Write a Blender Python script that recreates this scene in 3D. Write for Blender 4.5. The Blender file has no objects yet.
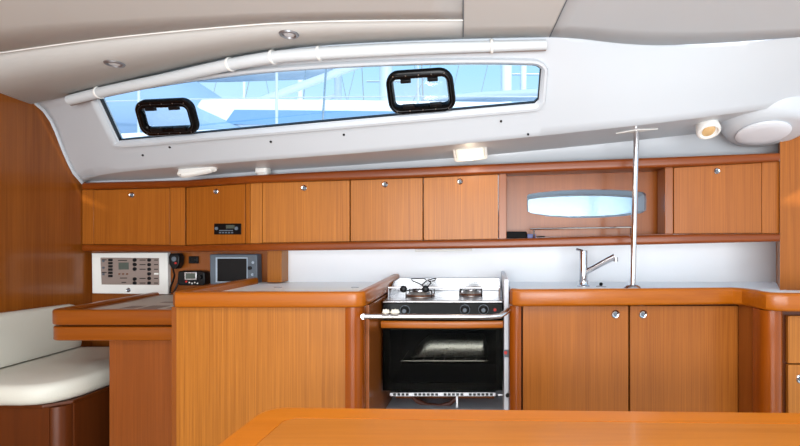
import bpy, bmesh, math, random
from mathutils import Vector
random.seed(7)
C = bpy.context.scene
COL = C.collection
PI = math.pi
F, VX, VY, H = 520.0, 487.0, 236.0, 1.16      # focal length (px), principal point, eye height

def P(x, y, D):
    return Vector(((x-VX)/F*D, D, H-(y-VY)/F*D))
def XD(x, D): return (x-VX)/F*D
def ZD(y, D): return H-(y-VY)/F*D
def tab(pts):
    def f(x):
        if x <= pts[0][0]:
            a, b = pts[0], pts[1]
        elif x >= pts[-1][0]:
            a, b = pts[-2], pts[-1]
        else:
            for a, b in zip(pts, pts[1:]):
                if a[0] <= x <= b[0]: break
        return a[1]+(b[1]-a[1])*(x-a[0])/(b[0]-a[0])
    return f
def smooth_tab(pts):
    n = len(pts)
    def m(i):
        if i == 0: a, b = 0, 1
        elif i == n-1: a, b = n-2, n-1
        else: a, b = i-1, i+1
        return (pts[b][1]-pts[a][1])/(pts[b][0]-pts[a][0])
    def f(x):
        if x <= pts[0][0]: return pts[0][1]+m(0)*(x-pts[0][0])
        if x >= pts[-1][0]: return pts[-1][1]+m(n-1)*(x-pts[-1][0])
        for i in range(n-1):
            if pts[i][0] <= x <= pts[i+1][0]: break
        h = pts[i+1][0]-pts[i][0]; t = (x-pts[i][0])/h
        return ((2*t**3-3*t*t+1)*pts[i][1]+(t**3-2*t*t+t)*h*m(i)
                + (-2*t**3+3*t*t)*pts[i+1][1]+(t**3-t*t)*h*m(i+1))
    return f

# ------------------------------------------------------------------ materials
def lin(c):
    r = []
    for v in c:
        v = v/255.0
        r.append(v/12.92 if v <= .04045 else ((v+.055)/1.055)**2.4)
    return (r[0], r[1], r[2], 1.0)
def newmat(name):
    m = bpy.data.materials.new(name); m.use_nodes = True
    nt = m.node_tree; b = nt.nodes['Principled BSDF']
    return m, nt, b
def plain(name, rgb, rough=.5, metal=0.0, noise=0.0, coat=0.0, emit=None, bump=0.0, bscale=200, spec=.5):
    m, nt, b = newmat(name)
    b.inputs['Base Color'].default_value = lin(rgb)
    b.inputs['Roughness'].default_value = rough
    b.inputs['Metallic'].default_value = metal
    b.inputs['Coat Weight'].default_value = coat
    b.inputs['Coat Roughness'].default_value = .08
    b.inputs['Specular IOR Level'].default_value = spec
    tc = nt.nodes.new('ShaderNodeTexCoord')
    nz = nt.nodes.new('ShaderNodeTexNoise'); nz.inputs['Scale'].default_value = bscale
    nz.inputs['Detail'].default_value = 3
    nt.links.new(tc.outputs['Object'], nz.inputs['Vector'])
    cr = nt.nodes.new('ShaderNodeMapRange')
    cr.inputs['To Min'].default_value = rough*(1-.12); cr.inputs['To Max'].default_value = min(1, rough*(1+.12))
    nt.links.new(nz.outputs['Fac'], cr.inputs['Value']); nt.links.new(cr.outputs['Result'], b.inputs['Roughness'])
    if bump:
        bp = nt.nodes.new('ShaderNodeBump'); bp.inputs['Strength'].default_value = bump
        bp.inputs['Distance'].default_value = .002
        nt.links.new(nz.outputs['Fac'], bp.inputs['Height']); nt.links.new(bp.outputs['Normal'], b.inputs['Normal'])
    if emit:
        b.inputs['Emission Color'].default_value = lin(emit[0]); b.inputs['Emission Strength'].default_value = emit[1]
    return m
def wood(name, c0, c1, axis='z', fine=170, rough=.28, coat=.35, contrast=1.0, lines=.6):
    """varnished veneer: fine streaks that run along one axis over slow tone drift"""
    m, nt, b = newmat(name)
    N = nt.nodes.new; L = nt.links.new
    tc = N('ShaderNodeTexCoord'); oi = N('ShaderNodeObjectInfo')
    ad = N('ShaderNodeVectorMath'); ad.operation = 'ADD'
    mu = N('ShaderNodeMath'); mu.operation = 'MULTIPLY'; mu.inputs[1].default_value = 9.0
    L(oi.outputs['Random'], mu.inputs[0]); L(tc.outputs['Object'], ad.inputs[0]); L(mu.outputs[0], ad.inputs[1])
    def streak(s_across, s_along, det):
        mp = N('ShaderNodeMapping')
        sc = [s_across]*3; sc['xyz'.index(axis)] = s_along
        mp.inputs['Scale'].default_value = sc
        L(ad.outputs[0], mp.inputs['Vector'])
        nz = N('ShaderNodeTexNoise'); nz.inputs['Scale'].default_value = 1.0; nz.inputs['Detail'].default_value = det
        nz.inputs['Roughness'].default_value = .6
        L(mp.outputs[0], nz.inputs['Vector']); return nz.outputs['Fac']
    a = streak(fine, 2.5, 4); s = streak(9, .7, 3)
    mx = N('ShaderNodeMix'); mx.data_type = 'FLOAT'; mx.inputs[0].default_value = 1-lines
    L(a, mx.inputs[2]); L(s, mx.inputs[3])
    cr = N('ShaderNodeValToRGB')
    cr.color_ramp.elements[0].position = .5-.16/contrast; cr.color_ramp.elements[0].color = lin(c0)
    cr.color_ramp.elements[1].position = .5+.16/contrast; cr.color_ramp.elements[1].color = lin(c1)
    L(mx.outputs[0], cr.inputs[0]); L(cr.outputs[0], b.inputs['Base Color'])
    b.inputs['Roughness'].default_value = rough; b.inputs['Specular IOR Level'].default_value = .3
    b.inputs['Coat Weight'].default_value = coat*.8; b.inputs['Coat Roughness'].default_value = .12
    bp = N('ShaderNodeBump'); bp.inputs['Strength'].default_value = .08; bp.inputs['Distance'].default_value = .001
    L(a, bp.inputs['Height']); L(bp.outputs['Normal'], b.inputs['Normal'])
    return m
def glassmat(name, tint, gloss=.06, rough=.02):
    m = bpy.data.materials.new(name); m.use_nodes = True; nt = m.node_tree
    for n in list(nt.nodes): nt.nodes.remove(n)
    o = nt.nodes.new('ShaderNodeOutputMaterial'); mx = nt.nodes.new('ShaderNodeMixShader'); mx.inputs[0].default_value = gloss
    t = nt.nodes.new('ShaderNodeBsdfTransparent'); t.inputs[0].default_value = lin(tint)
    g = nt.nodes.new('ShaderNodeBsdfGlossy'); g.inputs['Roughness'].default_value = rough
    nt.links.new(t.outputs[0], mx.inputs[1]); nt.links.new(g.outputs[0], mx.inputs[2]); nt.links.new(mx.outputs[0], o.inputs[0])
    return m

M = {}
M['veneer'] = wood('veneer_light', (146, 84, 22), (182, 112, 38), 'z', 230, .38, .08, .9, .85)
M['veneer_warm'] = wood('veneer_warm', (138, 74, 18), (170, 98, 30), 'z', 230, .38, .08, .9, .8)
M['veneer_red'] = wood('veneer_red', (122, 62, 18), (152, 84, 30), 'z', 130, .3, .2, .7, .5)
M['wallwood'] = wood('bulkhead_veneer', (122, 62, 14), (158, 90, 30), 'z', 130, .24, .3, .8, .45)
M['edge'] = wood('solid_edge_x', (148, 74, 4), (178, 98, 10), 'x', 90, .3, .2, .7, .5)
M['edge_y'] = wood('solid_edge_y', (148, 74, 4), (178, 98, 10), 'y', 90, .2, .6, .7, .5)
M['trim'] = wood('mahogany_trim', (104, 42, 6), (136, 66, 14), 'x', 90, .32, .15, .7, .5)
M['post'] = wood('mahogany_post', (124, 56, 4), (152, 74, 10), 'z', 60, .26, .25, .7, .5)
M['table'] = wood('table_veneer', (152, 86, 24), (178, 108, 38), 'x', 60, .3, .3, .7, .5)
M['tablerim'] = wood('table_rim', (164, 86, 10), (186, 106, 22), 'x', 60, .3, .2, .6, .4)
M['desk'] = wood('desk_edge', (122, 58, 8), (148, 78, 16), 'x', 80, .3, .15, .7, .5)
M['desk_panel'] = wood('desk_pedestal', (118, 58, 18), (146, 78, 30), 'z', 200, .35, .2, .8, .6)
M['sole'] = wood('cabin_sole', (150, 138, 120), (176, 164, 146), 'x', 60, .4, .2, .7, .5)
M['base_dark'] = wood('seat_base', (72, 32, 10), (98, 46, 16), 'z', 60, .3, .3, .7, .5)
M['white'] = plain('gelcoat_white', (196, 201, 206), .42, bscale=30, coat=.15)
M['splash'] = plain('white_laminate', (248, 250, 252), .45, bscale=30)
M['ceiling'] = plain('headliner_vinyl', (206, 206, 203), .75, bump=.15, bscale=500)
M['ceiling2'] = plain('headliner_grey', (200, 206, 210), .75, bump=.12, bscale=500)
M['piping'] = plain('white_piping', (240, 240, 236), .5)
M['counter'] = plain('counter_laminate', (246, 242, 236), .4, bscale=60)
M['leather'] = plain('cream_leather', (212, 208, 194), .5, bump=.25, bscale=160)
M['chrome'] = plain('polished_chrome', (215, 215, 218), .12, 1.0)
M['bezel'] = plain('brushed_bezel', (150, 152, 156), .35, .8)
M['steel'] = plain('stainless_steel', (196, 196, 198), .28, 1.0)
M['black'] = plain('black_plastic', (12, 12, 14), .4, spec=.25)
M['blackgloss'] = plain('black_gloss', (7, 7, 8), .22, spec=.18)
M['gasket'] = plain('black_rubber', (12, 14, 18), .5)
M['dark'] = plain('dark_void', (24, 16, 12), .8)
M['grey'] = plain('grey_blue_plastic', (96, 106, 116), .45)
M['ovenblack'] = plain('oven_enamel', (4, 4, 4), .6, spec=.1)
M['plate'] = plain('bronze_grey_plate', (140, 124, 116), .5)
M['lcd'] = plain('lcd_green', (76, 84, 76), .25)
M['screen'] = plain('dark_screen', (8, 9, 11), .3, spec=.2)
M['white_pl'] = plain('white_plastic', (234, 233, 228), .4)
M['offwhite'] = plain('offwhite_cloth', (222, 218, 204), .8, bump=.4, bscale=200)
M['iron'] = plain('burner_iron', (46, 36, 32), .5, .3)
M['burner'] = plain('burner_alloy', (150, 146, 142), .35, .7)
M['copper'] = plain('burner_bronze', (122, 80, 58), .35, .6)
M['red'] = plain('red_plastic', (196, 40, 34), .4)
M['blue'] = plain('blue_card', (26, 40, 110), .4)
M['chart'] = plain('chart_paper', (188, 178, 166), .6)
M['chart_dark'] = plain('chart_darker', (128, 112, 102), .6)
M['blind'] = plain('blind_fabric', (208, 213, 216), .7, bump=.5, bscale=350)
M['speaker'] = plain('speaker_grille', (222, 225, 230), .6, bump=.5, bscale=700)
M['hose'] = plain('rubber_hose', (92, 48, 32), .5)
M['tubewhite'] = plain('white_panel', (214, 216, 222), .45)
M['lampglass'] = plain('lamp_diffuser', (240, 236, 225), .3, emit=((255, 236, 205), .2))
M['amber'] = plain('amber_lens', (196, 160, 110), .15, emit=((255, 215, 160), .15))
M['lampwarm'] = plain('lamp_bulb', (250, 225, 180), .3, emit=((255, 205, 140), 2.5))
M['pane'] = glassmat('tinted_acrylic', (238, 248, 254), .03)
M['clear'] = glassmat('clear_acrylic', (250, 252, 253), .04)
M['port'] = glassmat('frosted_blue_acrylic', (188, 212, 226), .1, .2)
M['ovenglass'] = glassmat('smoked_oven_glass', (208, 207, 202), .0025, .03)
M['ovenblack'] = plain('oven_enamel', (4, 4, 4), .6, spec=.1)
M['hull'] = plain('boat_gelcoat', (236, 240, 244), .4)
M['hullshade'] = plain('boat_deck_grey', (176, 190, 204), .6)
M['canvas'] = plain('light_blue_canvas', (140, 165, 192), .8, bump=.3, bscale=30)
M['navy'] = plain('boat_window_blue', (120, 155, 190), .3)
M['alu'] = plain('mast_aluminium', (214, 220, 226), .35, .4)
M['water'] = plain('harbour_water', (70, 110, 135), .12, bump=.8, bscale=3)

# ------------------------------------------------------------------ object helpers
def base_of(vs):
    xs = [v[0] for v in vs]; ys = [v[1] for v in vs]; zs = [v[2] for v in vs]
    return Vector(((min(xs)+max(xs))/2, (min(ys)+max(ys))/2, min(zs)))
def rootloc(o):
    v = Vector((0, 0, 0))
    while o is not None: v = v+o.location; o = o.parent
    return v
def obj(name, bm, mat, parent=None, bevel=0, label=None, smooth=True, seg=2, ang=35):
    """link a bmesh (given in world coordinates) as one mesh object"""
    bmesh.ops.recalc_face_normals(bm, faces=bm.faces)
    loc = rootloc(parent) if parent is not None else base_of([v.co for v in bm.verts])
    bmesh.ops.translate(bm, vec=-loc, verts=bm.verts)
    me = bpy.data.meshes.new(name); bm.to_mesh(me); bm.free()
    if smooth:
        for p in me.polygons: p.use_smooth = True
        me.set_sharp_from_angle(angle=math.radians(ang))
    o = bpy.data.objects.new(name, me); COL.objects.link(o)
    if parent is not None: o.parent = parent
    else: o.location = loc
    me.materials.append(mat)
    if bevel:
        b = o.modifiers.new('bevel', 'BEVEL'); b.width = bevel; b.segments = seg; b.limit_method = 'ANGLE'
        b.angle_limit = math.radians(35)
    if label: o['label'] = label
    return o
def tag(o, label, cat, group=None, kind=None):
    o['label'] = label; o['category'] = cat
    if group: o['group'] = group
    if kind: o['kind'] = kind
    return o
def thing(name, label, cat, loc, group=None):
    o = bpy.data.objects.new(name, None); COL.objects.link(o); o.location = loc
    o.empty_display_size = .05
    return tag(o, label, cat, group)
def struct(name, bm, mat, parent=None, **k):
    o = obj(name, bm, mat, parent, **k)
    if parent is None: o['kind'] = 'structure'
    return o

def B(): return bmesh.new()
def box(bm, x0, x1, y0, y1, z0, z1):
    v = [bm.verts.new((x, y, z)) for z in (z0, z1) for y in (y0, y1) for x in (x0, x1)]
    for f in ((0, 1, 3, 2), (4, 6, 7, 5), (0, 4, 5, 1), (2, 3, 7, 6), (0, 2, 6, 4), (1, 5, 7, 3)):
        bm.faces.new([v[i] for i in f])
    return bm
def prism(bm, pts, z0, z1):
    a = [bm.verts.new((p[0], p[1], z0)) for p in pts]; b = [bm.verts.new((p[0], p[1], z1)) for p in pts]
    n = len(pts)
    bm.faces.new(a); bm.faces.new(b[::-1])
    for i in range(n): bm.faces.new((a[i], a[(i+1) % n], b[(i+1) % n], b[i]))
    return bm
def slab(bm, front, vec, backplane=None):
    """extrude a polygon (list of Vectors) by vec, or to the plane Y=backplane"""
    a = [bm.verts.new(p) for p in front]
    if backplane is not None: b = [bm.verts.new((p.x, backplane, p.z)) for p in front]
    else: b = [bm.verts.new(p+vec) for p in front]
    n = len(front)
    bm.faces.new(a); bm.faces.new(b[::-1])
    for i in range(n): bm.faces.new((a[i], a[(i+1) % n], b[(i+1) % n], b[i]))
    return bm
def basis(d):
    d = d.normalized(); u = Vector((0, 0, 1)) if abs(d.z) < .9 else Vector((1, 0, 0))
    a = d.cross(u).normalized(); return a, d.cross(a).normalized()
def tube(bm, pts, r, n=12, cap=True, closed=False, sq=1.0):
    pts = [Vector(p) for p in pts]; m = len(pts); rings = []
    prev = None
    for i, p in enumerate(pts):
        if closed: d = pts[(i+1) % m]-pts[i-1]
        else: d = pts[min(i+1, m-1)]-pts[max(i-1, 0)]
        d.normalize()
        if prev is None: a, b = basis(d)
        else:
            a = (prev-d*prev.dot(d)).normalized(); b = d.cross(a).normalized()
        prev = a
        rr = r[i] if isinstance(r, (list, tuple)) else r
        rings.append([bm.verts.new(p+a*math.cos(2*PI*k/n)*rr+b*math.sin(2*PI*k/n)*rr*sq) for k in range(n)])
    rng = range(m if closed else m-1)
    for i in rng:
        A, Bn = rings[i], rings[(i+1) % m]
        off = 0
        if closed and i == m-1:
            off = min(range(n), key=lambda o: (A[0].co-Bn[o].co).length)
        for k in range(n): bm.faces.new((A[k], A[(k+1) % n], Bn[(k+1+off) % n], Bn[(k+off) % n]))
    if cap and not closed: bm.faces.new(rings[0][::-1]); bm.faces.new(rings[-1])
    return bm
def lathe(bm, c, axis, prof, n=28, ex=1.0):
    """prof: list of (radius, height along axis) ; closed at ends"""
    c = Vector(c); axis = Vector(axis).normalized(); a, b = basis(axis); rings = []
    for r, h in prof:
        if r < 1e-6: rings.append([bm.verts.new(c+axis*h)])
        else: rings.append([bm.verts.new(c+axis*h+a*math.cos(2*PI*k/n)*r*ex+b*math.sin(2*PI*k/n)*r) for k in range(n)])
    for A, Bn in zip(rings, rings[1:]):
        for k in range(n):
            if len(A) == 1 and len(Bn) == 1: continue
            if len(A) == 1: bm.faces.new((A[0], Bn[(k+1) % n], Bn[k]))
            elif len(Bn) == 1: bm.faces.new((A[k], A[(k+1) % n], Bn[0]))
            else: bm.faces.new((A[k], A[(k+1) % n], Bn[(k+1) % n], Bn[k]))
    if len(rings[0]) > 1: bm.faces.new(rings[0][::-1])
    if len(rings[-1]) > 1: bm.faces.new(rings[-1])
    return bm
def sweep(bm, path, prof):
    """path: plan points; prof: closed loop of (offset to the left of travel, z)"""
    n = len(path); rows = []
    for i in range(n):
        p = Vector(path[i][:2])
        ds = []
        if i > 0: ds.append((p-Vector(path[i-1][:2])).normalized())
        if i < n-1: ds.append((Vector(path[i+1][:2])-p).normalized())
        nrm = [Vector((-d.y, d.x)) for d in ds]
        if len(nrm) == 2:
            m = (nrm[0]+nrm[1]).normalized(); m = m/max(.3, m.dot(nrm[0]))
        else: m = nrm[0]
        dz = path[i][2] if len(path[i]) > 2 else 0
        rows.append([bm.verts.new((p.x+m.x*u, p.y+m.y*u, z+dz)) for u, z in prof])
    k = len(prof)
    for A, Bn in zip(rows, rows[1:]):
        for j in range(k): bm.faces.new((A[j], A[(j+1) % k], Bn[(j+1) % k], Bn[j]))
    bm.faces.new(rows[0][::-1]); bm.faces.new(rows[-1])
    return bm
def rprof(w, z0, z1, r=.01, n=4):
    out = []
    for cx, cz, a0 in ((w-r, z1-r, 0), (r, z1-r, 90), (r, z0+r, 180), (w-r, z0+r, 270)):
        for i in range(n+1):
            a = math.radians(a0+90*i/n); out.append((cx+r*math.cos(a), cz+r*math.sin(a)))
    return out
def rrect(cx, cy, w, h, r, n=5):
    out = []
    for sx, sy, a0 in ((1, 1, 0), (-1, 1, 90), (-1, -1, 180), (1, -1, 270)):
        for i in range(n+1):
            a = math.radians(a0+90*i/n)
            out.append((cx+sx*(w/2-r)+r*math.cos(a), cy+sy*(h/2-r)+r*math.sin(a)))
    return out
def arc(cx, cy, r, a0, a1, n=8):
    return [(cx+r*math.cos(math.radians(a0+(a1-a0)*i/n)), cy+r*math.sin(math.radians(a0+(a1-a0)*i/n))) for i in range(n+1)]
def grid(bm, rows):
    V = [[bm.verts.new(p) for p in r] for r in rows]
    for A, Bn in zip(V, V[1:]):
        for i in range(len(A)-1): bm.faces.new((A[i], A[i+1], Bn[i+1], Bn[i]))
    return bm
def quadpx(bm, x0, x1, y0, y1, D, t):
    """upright slab whose front spans these picture limits at depth D (number or function)"""
    d = D if callable(D) else (lambda x: D)
    return slab(bm, [P(x0, y0, d(x0)), P(x1, y0, d(x1)), P(x1, y1, d(x1)), P(x0, y1, d(x0))], Vector((0, t, 0)))

def lockset(parent, c, r=.0125, nrm=(0, -1, 0), name='lock'):
    n = Vector(nrm).normalized()
    o = obj(name, lathe(B(), c, n, [(r*.9, -.004), (r, 0), (r, .002), (r*.8, .005), (r*.62, .0035), (0, .0035)], 24), M['chrome'], parent, label='round chrome push lock')
    obj('lock_button', lathe(B(), Vector(c)+n*.0035, n, [(r*.45, 0), (r*.45, .002), (r*.3, .004), (0, .004)], 20), M['grey'], o)
    return o

# ------------------------------------------------------------------ camera
cam = bpy.data.cameras.new('camera'); co = bpy.data.objects.new('camera', cam); COL.objects.link(co)
co.location = (0, 0, H); co.rotation_euler = (PI/2, 0, 0)
cam.sensor_width = 36; cam.lens = 36*F/800; cam.shift_x = -(VX-400)/800; cam.shift_y = (VY-223)/800
cam.clip_start = .05; cam.clip_end = 300
C.camera = co

# ------------------------------------------------------------------ the shell
WB = 2.66                                   # galley back wall
struct('floor', box(B(), -2.3, 2.4, -1.6, 2.75, -.05, 0), M['sole'])
yj = smooth_tab([(-60, 138), (0, 114), (35, 103.5), (75, 95), (105, 88), (150, 77), (190, 67.5), (230, 58.5), (275, 51), (320, 46), (400, 41.5), (545, 37.5), (580, 39), (620, 43.5), (660, 45.5), (700, 45), (750, 42), (800, 37), (900, 28)])
zj = tab([(-60, 1.72), (35, 1.745), (150, 1.77), (235, 1.79), (300, 1.80), (545, 1.84), (800, 1.86), (900, 1.87)])
def Dj(x): return (zj(x)-H)*F/(VY-yj(x))
yc = smooth_tab([(40, 185), (80, 179), (110, 173.5), (150, 169), (265, 160), (370, 152), (470, 143), (640, 125), (720, 115), (800, 104), (900, 90)])
Dc = smooth_tab([(40, 2.68), (80, 2.56), (110, 2.46), (150, 2.36), (265, 2.14), (370, 2.05), (470, 2.02), (640, 2.03), (800, 2.06), (900, 2.06)])
def faceD(x, y):
    t = (y-yj(x))/(yc(x)-yj(x))
    return Dj(x)+(Dc(x)-Dj(x))*t-.015*math.sin(PI*max(0, min(1, t)))
def FP(x, y, off=0.0):
    p = P(x, y, faceD(x, y))
    if off:
        a = P(x+3, y, faceD(x+3, y))-P(x-3, y, faceD(x-3, y)); b = P(x, y+3, faceD(x, y+3))-P(x, y-3, faceD(x, y-3))
        n = b.cross(a).normalized()
        if n.y > 0: n = -n
        p = p+n*off                                        # towards the cabin
    return p
def FN(x, y): return (FP(x, y, .01)-FP(x, y)).normalized()
K = .06
def ceilP(x, y, drop=0.0):
    s = (VY-y)/F; d = (zj(x)+K*Dj(x)-drop-H)/(s+K)
    return P(x, y, d)

# window outline on the cabin side
wt = smooth_tab([(98, 99), (104, 96), (150, 88), (200, 80.5), (260, 73.5), (330, 68.5), (400, 65.5), (470, 64), (520, 64.5), (536, 65.6), (541.5, 69)])
wb = tab([(98, 99.0), (118, 141.5), (535, 104), (539, 100), (541.5, 69.0)])
wx = [98, 100, 103, 107, 112, 118, 125]+list(range(140, 530, 10))+[532, 535, 537, 539, 540.5, 541.5]
def winout(grow=0):
    top = [(x, wt(x)) for x in wx]; bot = [(x, wb(x)) for x in wx[::-1]][1:-1]
    pts = top+bot
    if grow:
        cx, n, out = 0, len(pts), []
        for i in range(n):
            a = Vector(pts[i-1]); b = Vector(pts[(i+1) % n]); d = (b-a).normalized()
            out.append((pts[i][0]+d.y*grow, pts[i][1]-d.x*grow))
        return out
    return pts
bm = B()
# left of the window: patch out to the bulkhead line
left_edge = smooth_tab([(104, 36), (112, 45), (125, 53), (140, 59), (155, 65), (170, 72), (178, 77), (184, 83.5)])   # x as a function of y
R = 14
def TR(x, j):
    c = (wt(x)-yj(x))/(yc(x)-yj(x))
    return c*j/7 if j <= 7 else c+(1-c)*(j-7)/7
rowsL = []
for j in range(R+1):
    t = TR(98, j); y1 = yj(98)+(yc(98)-yj(98))*t; y0 = 102+(183-102)*t
    x0 = left_edge(y0)
    Dw = 2.024*F/(VX-x0); D1 = faceD(98, y1)
    rowsL.append([P(x0+(98-x0)*s, y0+(y1-y0)*s, Dw+(D1-Dw)*s) for s in (0, .12, .3, .5, .75, 1)])
grid(bm, rowsL)
for seg in range(2):
    rows = []
    for j in range(8):
        t = j/7
        if seg == 0: rows.append([FP(x, yj(x)+(wt(x)-yj(x))*t) for x in wx])
        else: rows.append([FP(x, wb(x)+(yc(x)-wb(x))*t) for x in wx])
    grid(bm, rows)
rx = [541.5]+list(range(550, 901, 10))
cR = (wt(541.5)-yj(541.5))/(yc(541.5)-yj(541.5))
grid(bm, [[FP(x, yj(x)+(yc(x)-yj(x))*(cR*j/7 if j <= 7 else cR+(1-cR)*(j-7)/7)) for x in rx] for j in range(R+1)])
allx = wx+rx[1:]
grid(bm, [[FP(x, yj(x))+Vector((0, .03, .06)) for x in allx], [FP(x, yj(x)) for x in allx]])
grid(bm, [[p+Vector((0, .03, .06)) for p in rowsL[0]], rowsL[0]])
TT = tab([(82, 182.5), (185, 180), (265, 174), (498, 163.5), (780, 152.5)])
# rounded turn into the underside of the side deck
ux = [82]+wx+rx[1:]
ys = smooth_tab([(30, 190), (80, 182), (150, 179.5), (265, 171), (370, 164), (470, 156.5), (640, 140), (780, 124), (900, 111)])
Ds = tab([(30, 2.74), (80, 2.62), (265, 2.46), (470, 2.42), (900, 2.42)])
def up(x, t):
    y = yc(x)+(ys(x)-yc(x))*t; d = Dc(x)+(Ds(x)-Dc(x))*t
    return P(x, y, d)
ur = []
for t in (0, .02, .06, .2, .4, .7, 1): ur.append([up(x, t) for x in ux])
ur.append([P(x, TT(x)+6, Ds(x)+.01) for x in ux])
grid(bm, ur)
bmesh.ops.remove_doubles(bm, verts=bm.verts, dist=.0004)
o = struct('wall_upper', bm, M['white'], ang=60)
s = o.modifiers.new('thick', 'SOLIDIFY'); s.thickness = .02; s.offset = 1

struct('trim_8', tube(B(), [r_[0]+Vector((.004, -.004, 0)) for r_ in rowsL], .009, 8), M['white'])
# headliner panels with piping
def cpanel(xs_top, seams, name, mat, drop=0):
    bm = B(); grid(bm, seams); o = struct(name, bm, mat, ang=60)
    s = o.modifiers.new('thick', 'SOLIDIFY'); s.thickness = .012; s.offset = 1
    return o
sy = smooth_tab([(-200, 82), (0, 53), (90, 40.5), (180, 31), (265, 24), (330, 21.3), (400, 20.4), (463, 20.2)])
xsl = [-200, -150, -100, -60, -30, 0, 20, 35, 50, 75, 100, 130, 150, 175, 200, 220, 235, 250, 270, 300, 330, 360, 400, 430, 463]
def nearP(x, Y):
    d = Dj(x); X = XD(x, d)
    a = ceilP(x, min(yj(x)-1, 12))
    # straight on towards the cockpit, rising gently to the centre line
    t = (a.y-Y)
    xx = a.x+(a.x/ a.y)*(-t)*.35
    return Vector((xx, Y, min(1.93, a.z+.05*t)))
cpanel(None, [[ceilP(x, yj(x)-.3) for x in xsl], [ceilP(x, (yj(x)+sy(x))/2) for x in xsl], [ceilP(x, sy(x)+.25) for x in xsl]], 'ceiling', M['ceiling'])
c1 = [[ceilP(x, sy(x)-.35) for x in xsl], [ceilP(x, sy(x)*.5) for x in xsl], [ceilP(x, -12) for x in xsl]]
c1 += [[nearP(x, Y)+Vector((0, 0, 0)) for x in xsl] for Y in (1.0, .2, -.6, -1.5)]
cpanel(None, c1, 'ceiling', M['ceiling'])
def vx(x0, x1, y): return x0+(x1-x0)*(1-y/38.0)
for (a0, a1, b0, b1, mat) in ((463.1, 463.1, 549.3, 567.0, 'ceiling'), (549.5, 567.2, 1000, 1300, 'ceiling2')):
    rows = []
    for j in range(5):
        q = j/4; row = []
        for i in range(41):
            s = i/40
            xb = a0+(b0-a0)*s; xt = a1+(b1-a1)*s; yb = yj(min(xb, 900))-.3 if b0 > 900 else yj(xb)-.3
            y = yb+(-12-yb)*q; x = xb+(xt-xb)*(1-(y+0)/38.0)
            xq = min(x, 1100)
            sdir = (VY-y)/F; xc = min(xq, 900); d = (zj(xc)+K*Dj(xc)-H)/(sdir+K)
            row.append(P(x, y, d))
        rows.append(row)
    last = rows[-1]
    for Y in (1.0, .2, -.6, -1.5): rows.append([Vector((p.x-(p.y-Y)*p.x/p.y*.35, Y, min(1.93, p.z+.05*(p.y-Y)))) for p in last])
    cpanel(None, rows, 'ceiling', M[mat])
struct('trim_1', tube(B(), [ceilP(x, sy(x), .001) for x in xsl], .0022, 6), M['piping'])
struct('trim_6', tube(B(), [ceilP(463.2, y, .0005) for y in (37, 25, 12, 0, -8)], .0016, 6), M['grey'])
struct('trim_7', tube(B(), [ceilP(549.4+17.7*(37.5-y)/38, y, .0005) for y in (37, 25, 12, 0, -8)], .0016, 6), M['grey'])

# bulkheads and back wall
def wallpoly(pts2, X0, X1):           # polygon in (Y,z) extruded in X
    bm = B(); a = [bm.verts.new((X0, p[0], p[1])) for p in pts2]; b = [bm.verts.new((X1, p[0], p[1])) for p in pts2]
    n = len(pts2); bm.faces.new(a); bm.faces.new(b[::-1])
    for i in range(n): bm.faces.new((a[i], a[(i+1) % n], b[(i+1) % n], b[i]))
    return bm
struct('wall_left', wallpoly([(-1.6, 0), (2.74, 0), (2.74, 1.42), (2.62, 1.42), (2.62, 1.62), (2.42, 1.80), (2.1, 1.82), (1.6, 1.86), (-1.6, 1.99)], -2.02, -2.08), M['wallwood'])
# back wall: wood behind the nav station, white laminate behind the galley
struct('wall_back', box(B(), -2.02, -1.05, WB, WB+.03, 0, 1.45), M['veneer_red'])
bm = B()
box(bm, -1.05, .12, WB, WB+.03, 0, 1.50); box(bm, .88, 1.52, WB, WB+.03, 0, 1.55)
box(bm, .12, .88, WB, WB+.03, 0, 1.17); box(bm, .12, .88, WB, WB+.03, 1.47, 1.52)
struct('wall_back', bm, M['splash'])
# end partition between nav station and galley
bm = B(); box(bm, XD(267, 2.57), XD(281.5, 2.57), 2.57, WB, .93, ZD(249, 2.57))
struct('trim_2', bm, M['veneer'], bevel=.003)
# right bulkhead
RB = 2.265
bm = prism(B(), [(XD(780, RB), RB), (XD(1150, RB), RB), (XD(1150, RB), WB+.03), (XD(776, WB), WB+.03), (XD(776, WB), WB)], 0, ZD(120, RB))
struct('wall_right', bm, M['veneer_warm'])

# ------------------------------------------------------------------ coachroof window
outer = winout(0); mid = winout(5.5)
w1 = bpy.data.objects.new('window_1', None); COL.objects.link(w1); w1.location = FP(320, 100); w1['kind'] = 'structure'
def ring(bm, A, Bp, closed=True):
    a = [bm.verts.new(p) for p in A]; b = [bm.verts.new(p) for p in Bp]; n = len(a)
    for i in range(n): bm.faces.new((a[i], a[(i+1) % n], b[(i+1) % n], b[i]))
    return a, b
bm = B()
def bandring(bm, loops):
    V = [[bm.verts.new(p) for p in L] for L in loops]; n = len(V[0])
    for k in range(len(V)):
        A, Bn = V[k], V[(k+1) % len(V)]
        for i in range(n): bm.faces.new((A[i], A[(i+1) % n], Bn[(i+1) % n], Bn[i]))
    return bm
bandring(bm, [[FP(x, y, .001) for x, y in winout(6.5)], [FP(x, y, .014) for x, y in winout(5.3)], [FP(x, y, .015) for x, y in winout(3)], [FP(x, y, .008) for x, y in winout(1.5)],
              [FP(x, y, .004) for x, y in winout(.3)], [FP(x, y, -.03) for x, y in winout(.3)], [FP(x, y, -.03) for x, y in winout(6.5)]])
obj('window_frame', bm, M['white'], w1, ang=50)
bm = B()
gi = [(x, y) for x, y in winout(-.2)]
def gas(g, o): return [FP(x, y, o) for x, y in winout(g)]
low = [i for i, (x, y) in enumerate(winout(0)) if True]
bandring(bm, [gas(.6, -.006), gas(-1.0, -.006), gas(-1.0, -.018), gas(.6, -.018)])
obj('gasket', bm, M['gasket'], w1)

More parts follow.
